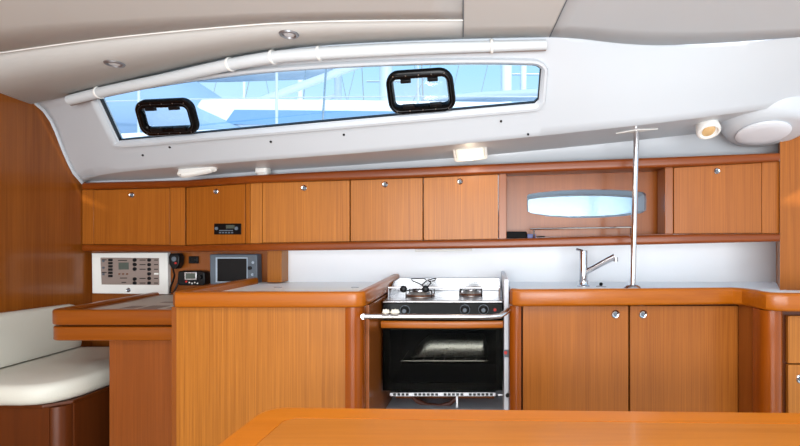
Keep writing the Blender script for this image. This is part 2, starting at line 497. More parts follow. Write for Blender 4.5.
def portlight(cx, cy, w, h, tilt, skew, label):
    """black opening portlight: frame, clear lid, latches"""
    def mp(u, v, off=0):
        u2 = u+skew*v; x = cx+u2*math.cos(tilt)-v*math.sin(tilt); y = cy+u2*math.sin(tilt)+v*math.cos(tilt)
        return FP(x, y, off)
    t = thing('portlight', label, 'portlight', FP(cx, cy+h/2), 'black framed opening portlights in the long window')
    out = rrect(0, 0, w, h, min(w, h)*.30, 7); inn = rrect(0, 0, w-14, h-16.5, min(w, h)*.10, 7)
    mid1 = rrect(0, 0, w-3, h-3, min(w, h)*.27, 7); mid2 = rrect(0, 0, w-11.5, h-14, min(w, h)*.14, 7)
    bm = B()
    bandring(bm, [[mp(u, v, -.003) for u, v in out], [mp(u, v, .010) for u, v in out], [mp(u, v, .016) for u, v in mid1], [mp(u, v, .016) for u, v in mid2],
                  [mp(u, v, .008) for u, v in inn], [mp(u, v, -.003) for u, v in inn]])
    fr = obj('frame', bm, M['blackgloss'], t, ang=50)
    bm = B(); bandring(bm, [[mp(u, v, .0165) for u, v in rrect(0, 0, w-6.5, h-7, 8, 7)], [mp(u, v, .018) for u, v in rrect(0, 0, w-7.3, h-7.8, 8, 7)], [mp(u, v, .0165) for u, v in rrect(0, 0, w-8.1, h-8.6, 8, 7)]])
    obj('seal', bm, M['gasket'], t)
    bm = B(); a = [bm.verts.new(mp(u, v, .0)) for u, v in inn]; bm.faces.new(a); o = obj('lid', bm, M['clear'], t)
    s = o.modifiers.new('s', 'SOLIDIFY'); s.thickness = .004
    for (u, v, ww) in ((-w*.2, -h*.29, 11), (w*.2, -h*.29, 11), (-w*.2, h*.29, 12), (w*.2, h*.29, 12)):
        bm = B(); q = [(u-ww/2, v-2), (u+ww/2, v-2), (u+ww/2, v+2.4), (u-ww/2, v+2.4)]
        A = [mp(a, b, .014) for a, b in q]; Z = [mp(a, b, .024) for a, b in [(u-ww/2+1, v-1.2), (u+ww/2-1, v-1.2), (u+ww/2-1, v+1.6), (u-ww/2+1, v+1.6)]]
        V = [bm.verts.new(p) for p in A]+[bm.verts.new(p) for p in Z]
        bm.faces.new(V[:4]); bm.faces.new(V[4:])
        for i in range(4): bm.faces.new((V[i], V[(i+1) % 4], V[4+(i+1) % 4], V[4+i]))
        obj('latch', bm, M['black'], fr, bevel=.0015)
    for k in range(5):
        u = -w*.38+w*.76*k/4
        for v in (-h*.405, h*.405):
            obj('screw', lathe(B(), mp(u, v, .016), FN(cx, cy), [(.0022, 0), (.0022, .0015), (0, .002)], 10), M['steel'], fr)
    return [mp(u, v, -.012) for u, v in rrect(0, 0, w-9, h-10, 6, 4)]
h1 = portlight(168, 116.5, 58, 36, -.045, .22, 'smaller-looking black framed portlight at the left end of the long window, slanting with it')
h2 = portlight(421, 90.5, 67, 43, -.07, .06, 'larger-looking black framed portlight at the right half of the long window')
# tinted pane with two openings
bm = B()
def loop(pts):
    v = [bm.verts.new(p) for p in pts]; e = [bm.edges.new((v[i], v[(i+1) % len(v)])) for i in range(len(v))]; return e
es = loop([FP(x, y, -.012) for x, y in winout(.3)])+loop(h1)+loop(h2)
bmesh.ops.triangle_fill(bm, edges=es, use_beauty=True)
o = obj('pane', bm, M['pane'], w1, smooth=False)

# rolled blind above the window
bl = thing('roller_blind', 'long rolled pale fabric blind strapped above the long window', 'blind', FP(300, yj(300)+8, .03))
by = smooth_tab([(75, 97.5), (105, 90), (170, 76), (232, 62), (278, 54), (320, 50.5), (400, 46.8), (480, 44.6), (545, 42.8)])
xs = list(range(75, 546, 10))+[545]
obj('fabric_roll', tube(B(), [FP(x, by(x), .024) for x in xs], [.0205 if x < 400 else .0205-.004*(x-400)/145 for x in xs], 16), M['blind'], bl)
obj('bottom_bar', tube(B(), [FP(x, by(x)+5.6, .020) for x in xs], .0035, 8), M['plate'], bl)
for x in (104, 234, 276, 321, 491):
    tl = (FP(x+2, by(x+2), .022)-FP(x-2, by(x-2), .022)).normalized()
    pts = []
    for k in range(20):
        a = 2*PI*k/20
        e1 = Vector((0, 0, 1)); e1 = (e1-tl*e1.dot(tl)).normalized(); e2 = tl.cross(e1)
        pts.append(FP(x, by(x), .022)+e1*math.cos(a)*.0225+e2*math.sin(a)*.0225)
    obj('strap', tube(B(), pts, .005, 8, closed=True, sq=.5), M['white_pl'], bl)

# recessed downlights in the headliner (unlit)
for (x, y, lab) in ((114.5, 63.5, 'small recessed chrome downlight above the left end of the rolled blind'), (289, 34, 'small recessed chrome downlight nearer the middle of the headliner')):
    p = ceilP(x, y); e = ceilP(x+5, y); g = ceilP(x, y-5); n = (e-p).cross(g-p).normalized()
    if n.z > 0: n = -n
    t = thing('downlight', lab, 'ceiling light', p, 'recessed chrome downlights')
    r = .033 if x < 200 else .031
    obj('bezel', lathe(B(), p, n, [(r*.95, -.002), (r, .001), (r*.93, .005), (r*.72, .006), (r*.6, -.001), (0, -.001)], 32), M['bezel'], t)
    obj('lens', lathe(B(), p+n*.0005, n, [(r*.56, -.001), (r*.5, .003), (r*.2, .004), (0, .004)], 24), M['speaker'], t)

# lamps under the side deck
def under(x, t): 
    p = up(x, t); a = up(x+8, t)-up(x-8, t); b = up(x, min(1, t+.1))-up(x, t-.1); n = a.cross(b).normalized()
    if n.z > 0: n = -n
    return p, a.normalized(), n
def decklamp(x, t, w, d, lab, lit=True, tilt=0):
    p, a, n = under(x, t); n = (n+Vector((0, -tilt, 0))).normalized(); a = (a-n*a.dot(n)).normalized(); b = n.cross(a).normalized()
    th = thing('deckhead_lamp', lab, 'lamp', p, 'rectangular deckhead lamps')
    bm = B(); pr = rrect(0, 0, w, d, .014, 5)
    p = p+n*(.002 if lit else .004)
    L = [[p+a*u+b*v-n*.03 for u, v in pr], [p+a*u+b*v+n*.014 for u, v in pr], [p+a*u*.94+b*v*.85+n*.018 for u, v in pr], [p+a*u*.84+b*v*.66+n*.018 for u, v in pr], [p+a*u*.84+b*v*.66 for u, v in pr]]
    bandring(bm, L); obj('housing', bm, M['white_pl'], th)
    bm = B(); pr = rrect(0, 0, w*.84, d*.66, .01, 5)
    V = [[bm.verts.new(p+a*u+b*v+n*.004) for u, v in pr], [bm.verts.new(p+a*u*.95+b*v*.9+n*.024) for u, v in pr], [bm.verts.new(p+a*u*.8+b*v*.75+n*.027) for u, v in pr]]
    for A, Z in zip(V, V[1:]):
        for i in range(len(A)): bm.faces.new((A[i], A[(i+1) % len(A)], Z[(i+1) % len(A)], Z[i]))
    bm.faces.new(V[0]); bm.faces.new(V[-1])
    obj('diffuser', bm, M['lampglass'] if lit else M['white_pl'], th)
    return p, a, b, n, th
p, a, b, n, th = decklamp(470, .5, .145, .10, 'lit rectangular lamp under the side deck above the lockers over the stove', True, .7)
obj('bulb', lathe(B(), p+n*.026, n, [(.012, 0), (.01, .005), (0, .007)], 16), M['lampwarm'], th)
decklamp(198, .35, .20, .036, 'long white rectangular lamp under the side deck near the left corner', False, .5)
decklamp(263, .8, .06, .05, 'short white lamp end where the lockers bend', False)
# round spotlight and speaker at right
p = P(708.5, 130.5, 2.17); nn = Vector((0, -.5, -.87)).normalized()
t = thing('spotlight', 'small oval white spotlight with amber lens beside the round speaker', 'lamp', p)
obj('bezel', lathe(B(), p, nn, [(.040, -.07), (.047, -.02), (.050, .0), (.046, .009), (.038, .011), (.034, .002), (0, .002)], 32), M['white_pl'], t)
obj('lens', lathe(B(), p+nn*.003, nn, [(.033, 0), (.026, .006), (0, .009)], 24, .8), M['amber'], t)
p = P(763, 134, 2.18); nn = Vector((-.03, -.26, -.97)).normalized()
t = thing('ceiling_speaker', 'round pale grey speaker on a white moulded plinth under the side deck', 'speaker', p)
q = p+Vector((.03, .01, 0))
obj('plinth', lathe(B(), q, nn, [(.20, -.10), (.185, -.06), (.168, -.03), (.150, -.012), (.125, -.006), (0, -.006)], 44), M['white'], t, ang=60)
obj('grille', lathe(B(), p-nn*.005, nn, [(.104, -.003), (.106, .004), (.098, .010), (.06, .013), (0, .015)], 44), M['speaker'], t)
# screw plugs on the moulding
for (x, y) in ((143, 155), (170, 147), (271, 141.5), (344, 134.5), (528, 145), (501, 121)):
    o = obj('screw_plug', lathe(B(), FP(x, min(y, yc(x)-3), .001), FN(x, min(y, yc(x)-3)), [(.0045, -.002), (.0045, .003), (0, .004)], 12), M['black'])
    tag(o, 'tiny dark screw plug in the white cabin side moulding', 'screw', 'dark screw plugs in the white moulding')

# ------------------------------------------------------------------ overhead lockers
Dl = tab([(82, 2.59), (185, 2.52), (250, 2.37), (498, 2.34), (780, 2.28)])
ft = tab([(82, 189.5), (185, 187), (265, 182), (350, 179.5), (423, 177), (498, 173.5), (673, 167), (762, 162), (780, 161)])
fb = tab([(82, 244.5), (185, 245.5), (265, 243.2), (498, 239.3), (673, 234), (780, 233.5)])
tt = tab([(82, 182.5), (185, 180), (265, 174), (498, 163.5), (780, 152.5)])
lb = tab([(82, 251.5), (185, 252), (265, 251), (498, 248.2), (780, 241.5)])
def fpanel(x0, x1, off, t, gy0=0, gy1=0, n=1, gx=0):
    xs = [x0+gx+(x1-x0-2*gx)*i/n for i in range(n+1)]
    top = [P(x, ft(x)+gy0, Dl(x)) for x in xs]; bot = [P(x, fb(x)-gy1, Dl(x)) for x in xs[::-1]]
    return [p+Vector((0, off, 0)) for p in top+bot]
def locker(x0, x1, doors, lab, mat='veneer', stiles=(), group='wooden lockers along the hull side'):
    xm = (x0+x1)/2
    t = thing('overhead_locker', lab, 'locker', P(xm, fb(xm), Dl(xm)), group)
    obj('body', slab(B(), fpanel(x0+.4, x1-.4, .019, 0), Vector((0, .055 if x0 > 100 else .045, 0))), M['veneer_warm'], t)
    for a, b in stiles:
        obj('stile', slab(B(), fpanel(a, b, .001, 0, .2, .2, 1, .1), Vector((0, .018, 0))), M[mat], t, bevel=.001)
    for a, b, lx, ly in doors:
        d = obj('door', slab(B(), fpanel(a, b, 0, 0, .8, .5, 1, .45), Vector((0, .018, 0))), M[mat], t, bevel=.0015)
        if lx:
            v = (P(b, 200, Dl(b))-P(a, 200, Dl(a))); v.z = 0; nr = Vector((v.y, -v.x, 0)).normalized()
            lockset(d, P(lx, ly, Dl(lx))+nr*.001, .0135, nr)
    return t
locker(82, 185, [(93.5, 170, 132, 195)], 'dark wooden locker at the far left above the white switch panel', 'veneer_warm', [(82, 93.5), (170, 185)])
locker(185.3, 250, [(186, 245.5, 216.5, 191.5)], 'angled wooden locker with the car-style radio set in its face', 'veneer_warm', [(245.5, 250)])
locker(250.2, 350, [(262, 350, 304, 188)], 'wooden locker with dark lock between the angled locker and the narrowest locker', 'veneer', [(250.3, 262)])
locker(350.2, 423, [(350.2, 423, 385, 184.5)], 'narrowest wooden locker, the middle one of the three above the stove')
locker(423.2, 498.5, [(423.2, 498.5, 460, 181.5)], 'wooden locker with a bright lock next to the open niche')
locker(673.5, 780, [(673.5, 762, 717, 171)], 'wooden locker between the open niche and the right bulkhead', 'veneer_warm', [(762, 780)])
# rails along top and bottom
lx = [82, 120, 150, 185, 218, 250, 300, 400, 498, 600, 700, 780]
def railmesh(ya, yb, proud):
    bm = B(); rows = []
    for x in lx:
        D = Dl(x)-proud; z1 = ZD(ya(x), D); z0 = ZD(yb(x), D); X = XD(x, D); h = z1-z0
        pr = []
        r = min(.012, h*.45)
        for a in range(0, 91, 18): pr.append((proud*0+r-r*math.cos(math.radians(a)), z1-r+r*math.sin(math.radians(a))))
        pr += [(.085, z1), (.085, z0)] 
        for a in range(90, -1, -18): pr.append((r-r*math.cos(math.radians(a)), z0+r-r*math.sin(math.radians(a))))
        rows.append([(X, min(WB-.001, D+u), z) for u, z in pr])
    V = [[bm.verts.new(p) for p in r] for r in rows]; k = len(V[0])
    for A, Z in zip(V, V[1:]):
        for j in range(k): bm.faces.new((A[j], A[(j+1) % k], Z[(j+1) % k], Z[j]))
    bm.faces.new(V[0][::-1]); bm.faces.new(V[-1]); return bm
struct('trim_3', railmesh(tt, lambda x: ft(x)-.1, .03), M['trim'])
struct('trim_4', railmesh(lambda x: fb(x)+.1, lb, .03), M['trim'])

# open niche with the small hull window
n0, n1 = 498.8, 673.2
t = thing('locker_niche', 'open wooden niche between the lockers with a small curved window', 'shelf niche', P(585, fb(585), Dl(585)))
obj('stile', slab(B(), fpanel(498.8, 506.5, .001, 0, .2, .2), Vector((0, .09, 0))), M['veneer_red'], t, bevel=.002)
obj('stile', slab(B(), fpanel(665, 673.2, .001, 0, .2, .2), Vector((0, .10, 0))), M['veneer_red'], t, bevel=.002)
NB = 2.44
wo = [(527, 196), (528.5, 194.2), (540, 192.2), (560, 190.5), (585, 189.5), (612, 189.6), (630, 190.6), (643, 192), (646, 194), (646.4, 200), (646, 210.5), (642, 213), (625, 215.8), (600, 217.6), (572, 218), (548, 216.4), (531, 213.3), (527.3, 211)]
bm = B()
def lp(bm, pts):
    v = [bm.verts.new(p) for p in pts]; return v, [bm.edges.new((v[i], v[(i+1) % len(v)])) for i in range(len(v))]
zt, zb = ZD(ft(585), 2.33)+.03, ZD(fb(585), 2.33)-.005
v1, e1 = lp(bm, [Vector((XD(499, 2.35), NB, zb)), Vector((XD(674, 2.31), NB, zb+.01)), Vector((XD(674, 2.31), NB, zt)), Vector((XD(499, 2.35), NB, zt-.02))])
v2, e2 = lp(bm, [P(x, y, NB) for x, y in wo])
bmesh.ops.triangle_fill(bm, edges=e1+e2, use_beauty=True)
r = bmesh.ops.extrude_face_region(bm, geom=list(bm.faces))
bmesh.ops.translate(bm, vec=(0, .03, 0), verts=[g for g in r['geom'] if isinstance(g, bmesh.types.BMVert)])
obj('back_panel', bm, M['veneer_red'], t, smooth=False)
bm = B(); slab(bm, [P(499, fb(499)-.2, Dl(499)), P(673, fb(673)-.2, Dl(673)), P(673, fb(673)+3, Dl(673)), P(499, fb(499)+3, Dl(499))], None, NB+.02)
obj('shelf_board', bm, M['trim'], t)
bm = B(); slab(bm, [P(499, ft(499)-4, Dl(499)), P(673, ft(673)-4, Dl(673)), P(673, ft(673)+.4, Dl(673)), P(499, ft(499)+.4, Dl(499))], None, NB+.02)
obj('top_board', bm, M['trim'], t)
w2 = bpy.data.objects.new('window_2', None); COL.objects.link(w2); w2.location = P(586, 217, NB+.02); w2['kind'] = 'structure'
cxw, czw = P(587, 204, NB).x, P(587, 204, NB).z
def shr(D, s, sz): 
    return [Vector((cxw+(P(x, y, NB).x-cxw)*s, D, czw+(P(x, y, NB).z-czw)*sz-(1-sz)*.012)) for x, y in wo]
bm = B(); bandring(bm, [shr(NB+.031, 1.0, 1.0), shr(NB+.07, .99, .95), shr(2.585, .97, .84), shr(2.60, .97, .84), shr(2.60, 1.06, 1.2), shr(NB+.031, 1.06, 1.2)])
obj('window_frame', bm, M['white'], w2)
bm = B(); a = [bm.verts.new(p) for p in shr(2.59, .975, .86)]; bm.faces.new(a)
o = obj('pane', bm, M['port'], w2, smooth=False); s = o.modifiers.new('s', 'SOLIDIFY'); s.thickness = .005
bm = B(); bandring(bm, [shr(2.583, .965, .83), shr(2.583, .945, .76), shr(2.589, .945, .76), shr(2.589, .965, .83)])
obj('gasket', bm, M['grey'], w2)
# thin fiddle rail across the niche
gr = thing('guard_rail', 'thin chrome rail across the front of the open niche', 'rail', P(585, fb(585), 2.31))
obj('bar', tube(B(), [P(530, 229, 2.315), P(560, 228.4, 2.315), P(637, 227.2, 2.315)], .0045, 10), M['chrome'], gr)
for x in (534, 631):
    obj('bracket', tube(B(), [P(x, 229 if x < 600 else 227.2, 2.32), P(x, fb(x)-.2, 2.335)], .004, 10), M['chrome'], gr)
o = obj('gadget_case', box(B(), XD(499.5, 2.34)+.03, XD(527, 2.34), 2.345, 2.42, ZD(238.6, 2.345), ZD(231.5, 2.345)), M['ovenblack'], bevel=.004)
tag(o, 'small black case lying at the left end of the open niche', 'case')
o = obj('card_box', box(B(), XD(527.6, 2.34), XD(536, 2.34), 2.35, 2.40, ZD(238.1, 2.35), ZD(234, 2.35)), M['blue'], bevel=.001)
tag(o, 'small dark blue box beside the black case in the niche', 'box')
o = obj('pen', tube(B(), [P(537, 236.8, 2.37), P(545, 236.5, 2.36)], .003, 10), M['black'])
tag(o, 'short black pen lying on the niche shelf under the rail', 'pen')

# ------------------------------------------------------------------ radio in the angled locker
Dr = lambda x: Dl(x)-.001
t = thing('car_radio', 'black slim car radio set into the angled locker', 'radio', P(227.5, 234, Dr(227)))
obj('body', quadpx(B(), 214, 241, 223.5, 234.5, lambda x: Dl(x)-.004, .012), M['black'], t, bevel=.001)
obj('display', quadpx(B(), 226, 234.5, 225, 228.5, lambda x: Dl(x)-.0055, .002), M['lcd'], t)
obj('slot', quadpx(B(), 219, 233, 230, 231, lambda x: Dl(x)-.005, .002), M['grey'], t)
for x in (217, 237): obj('knob', lathe(B(), P(x, 228.5, Dl(x)-.004), (-.25, -1, 0), [(.008, 0), (.008, .006), (0, .007)], 16), M['grey'], t)
for k in range(5): obj('button', quadpx(B(), 219+k*3, 221+k*3, 232, 233.3, lambda x: Dl(x)-.006, .002), M['grey'], t)

# ------------------------------------------------------------------ instruments behind the chart table
ID = WB-.004
t = thing('switch_panel', 'white framed electrical switch panel on the wall above the chart table', 'switch panel', P(130, 294, ID))
obj('frame', slab(B(), [P(x, y, 2.63) for x, y in ((91.5, 253), (167.5, 252.5), (168, 294.5), (92, 293.5))], None, WB-.001), M['white_pl'], t, bevel=.004)
fp = obj('face_plate', slab(B(), [P(x, y, 2.627) for x, y in ((100.3, 257.6), (158.7, 258), (159, 285), (101.5, 284.5))], Vector((0, .004, 0))), M['plate'], t, bevel=.001)
obj('lcd_screen', quadpx(B(), 118.5, 128.5, 262.5, 269.5, 2.6255, .003), M['lcd'], t)
for x in (119.5, 123.3, 127.3): obj('button', lathe(B(), P(x, 274, 2.627), (0, -1, 0), [(.0045, 0), (.0045, .003), (0, .004)], 14), M['copper'], t)
for y in (260, 264.5, 269, 283, 279):
    obj('breaker', lathe(B(), P(135, y, 2.627), (0, -1, 0), [(.009, 0), (.009, .006), (.006, .009), (0, .009)], 16), M['black'], t)
for k in range(6): obj('breaker', lathe(B(), P(149.5, 260+k*4.6, 2.627), (0, -1, 0), [(.0085, 0), (.0085, .006), (.005, .009), (0, .009)], 16), M['black'], t)
for k in range(6):
    obj('rocker_switch', quadpx(B(), 108, 112, 258.8+k*3.2, 261.2+k*3.2, 2.622, .006), M['black'], t, bevel=.001)
for k in range(3): obj('indicator', lathe(B(), P(103.5, 261+k*6.6, 2.627), (0, -1, 0), [(.006, 0), (.006, .002), (.003, .002), (.003, 0), (0, 0)], 14), M['grey'], t)
marks = [(a, b, 259.6+k*4.6) for k in range(6) for (a, b) in ((139.5, 145.5), (154, 158)) if not (k == 3 and a < 150)]
marks += [(120, 127, 277.6), (121.5, 126, 282), (118, 127, 260), (101.8, 106.5, 259.4), (101.8, 106.5, 272)]
for (a, b, y) in marks: obj('legend_mark', quadpx(B(), a, b, y, y+.9, 2.6262, .001), M['dark'], fp, smooth=False)
obj('label_strip', quadpx(B(), 154, 158.4, 273, 274.6, 2.6255, .002), M['white_pl'], t)
lockset(t, P(128.5, 290, 2.63), .0115)

t = thing('handset', 'black radio handset hanging beside the white switch panel', 'handset', P(173, 270, 2.6))
bm = B(); slab(bm, [P(x, y, 2.60) for x, y in ((169.5, 253.5), (177.5, 253.5), (179.5, 257), (179, 264), (176.5, 269), (171.5, 269), (168.8, 264), (168.3, 257))], Vector((0, .045, 0)))
obj('body', bm, M['black'], t, bevel=.006, seg=3)
obj('grille', lathe(B(), P(174, 259, 2.60), (0, -1, 0), [(.012, 0), (.012, .002), (0, .003)], 18), M['grey'], t)
obj('button', quadpx(B(), 174.6, 176.4, 262.2, 264, 2.596, .005), M['red'], t)
pts = [P(173, 269, 2.62), P(174.5, 275, 2.61), P(173, 281, 2.62), P(170.5, 287, 2.62), P(170, 293, 2.62), P(174, 292, 2.63), P(178, 283, 2.63), P(181, 280, 2.64)]
obj('cord', tube(B(), pts, .0045, 8), M['black'], t)
t = thing('radio_transceiver', 'black marine radio with small grey display beside the handset', 'radio', P(190, 285, 2.6))
obj('body', slab(B(), [P(x, y, 2.60) for x, y in ((178, 271.5), (180, 271), (201, 271), (204.5, 272.5), (205, 283), (203.5, 285.5), (180, 285.5), (177, 284))], Vector((0, .055, 0))), M['black'], t, bevel=.005, seg=3)
obj('display_bezel', quadpx(B(), 184.2, 196.5, 272, 280, 2.597, .006), M['steel'], t, bevel=.002)
obj('display', quadpx(B(), 185.6, 195, 273.2, 278.8, 2.5955, .003), M['lcd'], t)
obj('tuning_knob', lathe(B(), P(200.5, 277, 2.60), (0, -1, 0), [(.011, 0), (.01, .014), (0, .015)], 20), M['black'], t)
obj('button', lathe(B(), P(186.5, 281.5, 2.6), (0, -1, 0), [(.005, 0), (.005, .003), (0, .004)], 12), M['red'], t)
for k in range(4): obj('button', lathe(B(), P(189.5+k*2.7, 282.5+(k % 2)*.8, 2.6), (0, -1, 0), [(.0035, 0), (.0035, .003), (0, .004)], 10), M['white_pl'], t)
t = thing('wall_socket', 'small black square socket on the wood above the marine radio', 'socket', P(193, 263, 2.65))
obj('plate', quadpx(B(), 188.3, 197.6, 256.3, 263.6, 2.645, .014), M['black'], t, bevel=.003)
obj('cover', quadpx(B(), 190, 196, 257.6, 262.4, 2.642, .005), M['blackgloss'], t, bevel=.002)
t = thing('chart_plotter', 'grey framed chart plotter with a black screen left of the wooden partition', 'chart plotter', P(233, 284, 2.6))
obj('case', slab(B(), [P(x, y, 2.60) for x, y in ((209.5, 254.5), (257, 254.5), (257.6, 284.5), (210, 284.5))], Vector((0, .055, 0))), M['grey'], t, bevel=.005, seg=3)
obj('screen_bezel', quadpx(B(), 215.5, 247.5, 257.3, 282.5, 2.5985, .004), M['hullshade'], t, bevel=.001)
obj('screen', quadpx(B(), 217.3, 246.5, 258.6, 281.5, 2.597, .004), M['screen'], t)
obj('cursor_knob', lathe(B(), P(250, 268, 2.6), (0, -1, 0), [(.010, 0), (.009, .008), (0, .009)], 20), M['black'], t)
for (x, y) in ((252.5, 274.5), (253, 262.5)): obj('button', lathe(B(), P(x, y, 2.6), (0, -1, 0), [(.007, 0), (.006, .004), (0, .005)], 16), M['hullshade'], t)

# ------------------------------------------------------------------ chart table
t = thing('chart_table', 'wooden chart table with a doubled rounded front edge beside the white bench', 'desk', (-1.42, 2.3, 0))
zt_, z0_ = ZD(310, 2.0), ZD(325.6, 2.0)
xl, xr = XD(51, 2.0)-.022, -1.185
def deskpoly(y0, y1, inset=0):
    return [(xl+inset, y1)]+arc(xl+.045+inset, y0+.045+inset, .045, 180, 270, 7)+[(xr, y0+inset), (xr, y1)]
obj('lid', sweep(B(), [(xl, 2.645)]+arc(xl+.05, 2.05, .05, 180, 270, 8)+[(xr, 2.0)], rprof(.04, z0_, zt_, .009)), M['desk'], t)
obj('top_board', prism(B(), [(xl+.03, 2.03), (xr, 2.03), (xr, 2.655), (xl+.03, 2.655)], z0_+.01, zt_-.013), M['desk'], t)
obj('drawer_front', sweep(B(), [(xl+.002, 2.645)]+arc(xl+.052, 2.052, .05, 180, 270, 8)+[(xr, 2.002)], rprof(.03, ZD(341, 2.0), ZD(327, 2.0), .006)), M['desk'], t)
obj('drawer_box', prism(B(), [(xl+.025, 2.035), (xr, 2.035), (xr, 2.655), (xl+.025, 2.655)], ZD(339, 2.0), z0_+.008), M['base_dark'], t)
obj('pedestal', prism(B(), [(XD(109, 2.03), 2.03), (-1.195, 2.03), (-1.195, 2.655), (XD(109, 2.03), 2.655)], 0, ZD(340, 2.0)), M['desk_panel'], t, bevel=.003)
bm = B(); cz = zt_-.0125
prism(bm, [(-1.60, 2.06), (xr-.002, 2.06), (xr-.002, 2.62), (-1.62, 2.62)], cz, cz+.0015)
ct = obj('nautical_chart', bm, M['chart']); tag(ct, 'cream chart sheet lying flat on the chart table', 'chart')
bm = B()
for (a, b, c_, d) in ((-1.50, -1.44, 2.12, 2.2), (-1.42, -1.34, 2.10, 2.21), (-1.31, -1.22, 2.12, 2.2), (-1.45, -1.25, 2.3, 2.34)):
    box(bm, a, b, c_, d, cz+.0016, cz+.002)
obj('darker_blocks', bm, M['chart_dark'], ct, smooth=False)  # darker rectangles lying on the sheet

# ------------------------------------------------------------------ white bench at left
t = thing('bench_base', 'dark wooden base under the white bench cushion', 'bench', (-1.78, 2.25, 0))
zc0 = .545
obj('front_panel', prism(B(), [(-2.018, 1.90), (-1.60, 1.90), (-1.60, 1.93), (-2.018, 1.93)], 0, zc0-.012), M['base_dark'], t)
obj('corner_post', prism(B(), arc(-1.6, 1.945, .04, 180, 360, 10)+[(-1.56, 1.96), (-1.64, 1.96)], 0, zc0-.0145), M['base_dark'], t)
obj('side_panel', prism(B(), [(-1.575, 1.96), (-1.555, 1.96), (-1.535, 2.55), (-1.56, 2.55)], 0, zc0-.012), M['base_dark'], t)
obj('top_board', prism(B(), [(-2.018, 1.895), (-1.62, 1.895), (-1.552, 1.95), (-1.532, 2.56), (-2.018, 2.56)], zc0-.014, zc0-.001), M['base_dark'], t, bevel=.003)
def cushion(name, fn, nu, nv, mat, parent=None):
    bm = B(); rows = [[Vector(fn(i/nu, j/nv)) for i in range(nu+1)] for j in range(nv+1)]
    grid(bm, rows); return bm
def pillow_prism(pts, z0, z1, r):
    """rounded slab from a convex plan outline"""
    c = Vector((sum(p[0] for p in pts)/len(pts), sum(p[1] for p in pts)/len(pts)))
    # resample outline
    dense = []
    n = len(pts)
    for i in range(n):
        a, b = Vector(pts[i]), Vector(pts[(i+1) % n]); k = max(1, int((b-a).length/.04))
        for j in range(k): dense.append(a+(b-a)*j/k)
    m = len(dense)
    nr = []
    for i in range(m):
        d = (dense[(i+1) % m]-dense[i-1]).normalized(); nr.append(Vector((d.y, -d.x)))
    if (dense[0]+nr[0]*.01-c).length < (dense[0]-c).length: nr = [-q for q in nr]
    prof = [(-r, z0)]+[(-r+r*math.sin(math.radians(a)), z0+r-r*math.cos(math.radians(a))) for a in (30, 60, 90)]
    prof += [(-r+r*math.cos(math.radians(a)), z1-r+r*math.sin(math.radians(a))) for a in (0, 22, 45, 68, 90)]
    bm = B(); V = [[bm.verts.new((dense[i].x+nr[i].x*o, dense[i].y+nr[i].y*o, z)) for i in range(m)] for o, z in prof]
    for A, Z in zip(V, V[1:]):
        for i in range(m): bm.faces.new((A[i], A[(i+1) % m], Z[(i+1) % m], Z[i]))
    last = V[-1]
    for s, dz in ((.85, .004), (.6, .008), (.3, .011)):
        nx = [bm.verts.new((c.x+(v.co.x-c.x)*s/(1 if last is V[-1] else 1), c.y+(v.co.y-c.y)*s, z1+dz)) for v in V[-1]]
        for i in range(m): bm.faces.new((last[i], last[(i+1) % m], nx[(i+1) % m], nx[i]))
        last = nx
    bm.faces.new(last); bm.faces.new(V[0][::-1])
    return bm
pp = [(-2.012, 1.86), (-1.68, 1.86), (-1.63, 1.868), (-1.587, 1.895), (-1.557, 1.94), (-1.54, 2.0), (-1.52, 2.555), (-2.012, 2.555)]
o = obj('seat_cushion', pillow_prism(pp, zc0, .622, .03), M['leather'], ang=80)
tag(o, 'cream white leather seat cushion with a rounded front corner on the dark bench', 'cushion')
# backrest along the bulkhead
def backrest():
    bm = B(); rows = []
    for k in range(25):
        s = k/24; Y = 1.75+(2.51-1.75)*s
        zt2 = .855-.02*s
        pr = [(-2.015, .63), (-1.955, .63), (-1.95, .65), (-1.962, .72), (-1.968, .78), (-1.972, zt2-.02), (-1.98, zt2-.006), (-1.995, zt2), (-2.01, zt2-.004), (-2.015, zt2-.012)]
        sh = 1.0 if 0 < k < 24 else .9
        rows.append([bm.verts.new((-2.015+(x+2.015)*sh, Y, .63+(z-.63)*(1 if 0 < k < 24 else .97))) for x, z in pr])
    n = len(rows[0])
    for A, Z in zip(rows, rows[1:]):
        for j in range(n): bm.faces.new((A[j], A[(j+1) % n], Z[(j+1) % n], Z[j]))
    bm.faces.new(rows[0][::-1]); bm.faces.new(rows[-1]); return bm
o = obj('backrest_cushion', backrest(), M['leather'], ang=60)
tag(o, 'cream white leather backrest cushion standing against the left bulkhead', 'cushion')

# ------------------------------------------------------------------ left galley unit
SX = -.45
t = thing('galley_cabinet', 'wooden cabinet with a plain front between the chart table and the stove', 'cabinet', (-.8, 2.28, 0))
obj('front_panel', quadpx(B(), 176.5, 346, 307, 620, 1.925, .02), M['veneer'], t)
obj('post', prism(B(), [(XD(346, 1.925), 1.985), (XD(346, 1.925), 1.915)]+arc(XD(362, 1.92)-.04, 1.95, .04, 270, 360, 8)+[(XD(362, 1.92), 1.985)], 0, .897), M['post'], t)
obj('stile', prism(B(), [(XD(170.5, 1.925), 1.93), (XD(176.5, 1.925), 1.93), (XD(176.5, 1.925), 1.97), (XD(170.5, 1.925), 1.97)], 0, .897), M['veneer_red'], t, bevel=.002)
obj('side_panel', box(B(), SX-.02, SX, 1.985, 2.655, 0, .897), M['veneer_red'], t)
obj('side_panel', box(B(), -1.165, -1.145, 1.97, 2.655, 0, .897), M['veneer_red'], t)
obj('back_panel', box(B(), -1.145, SX-.02, 2.64, 2.655, 0, .897), M['veneer_warm'], t)
t = thing('worktop', 'pale worktop with raised wooden edge left of the stove', 'worktop', (-.8, 2.28, .897))
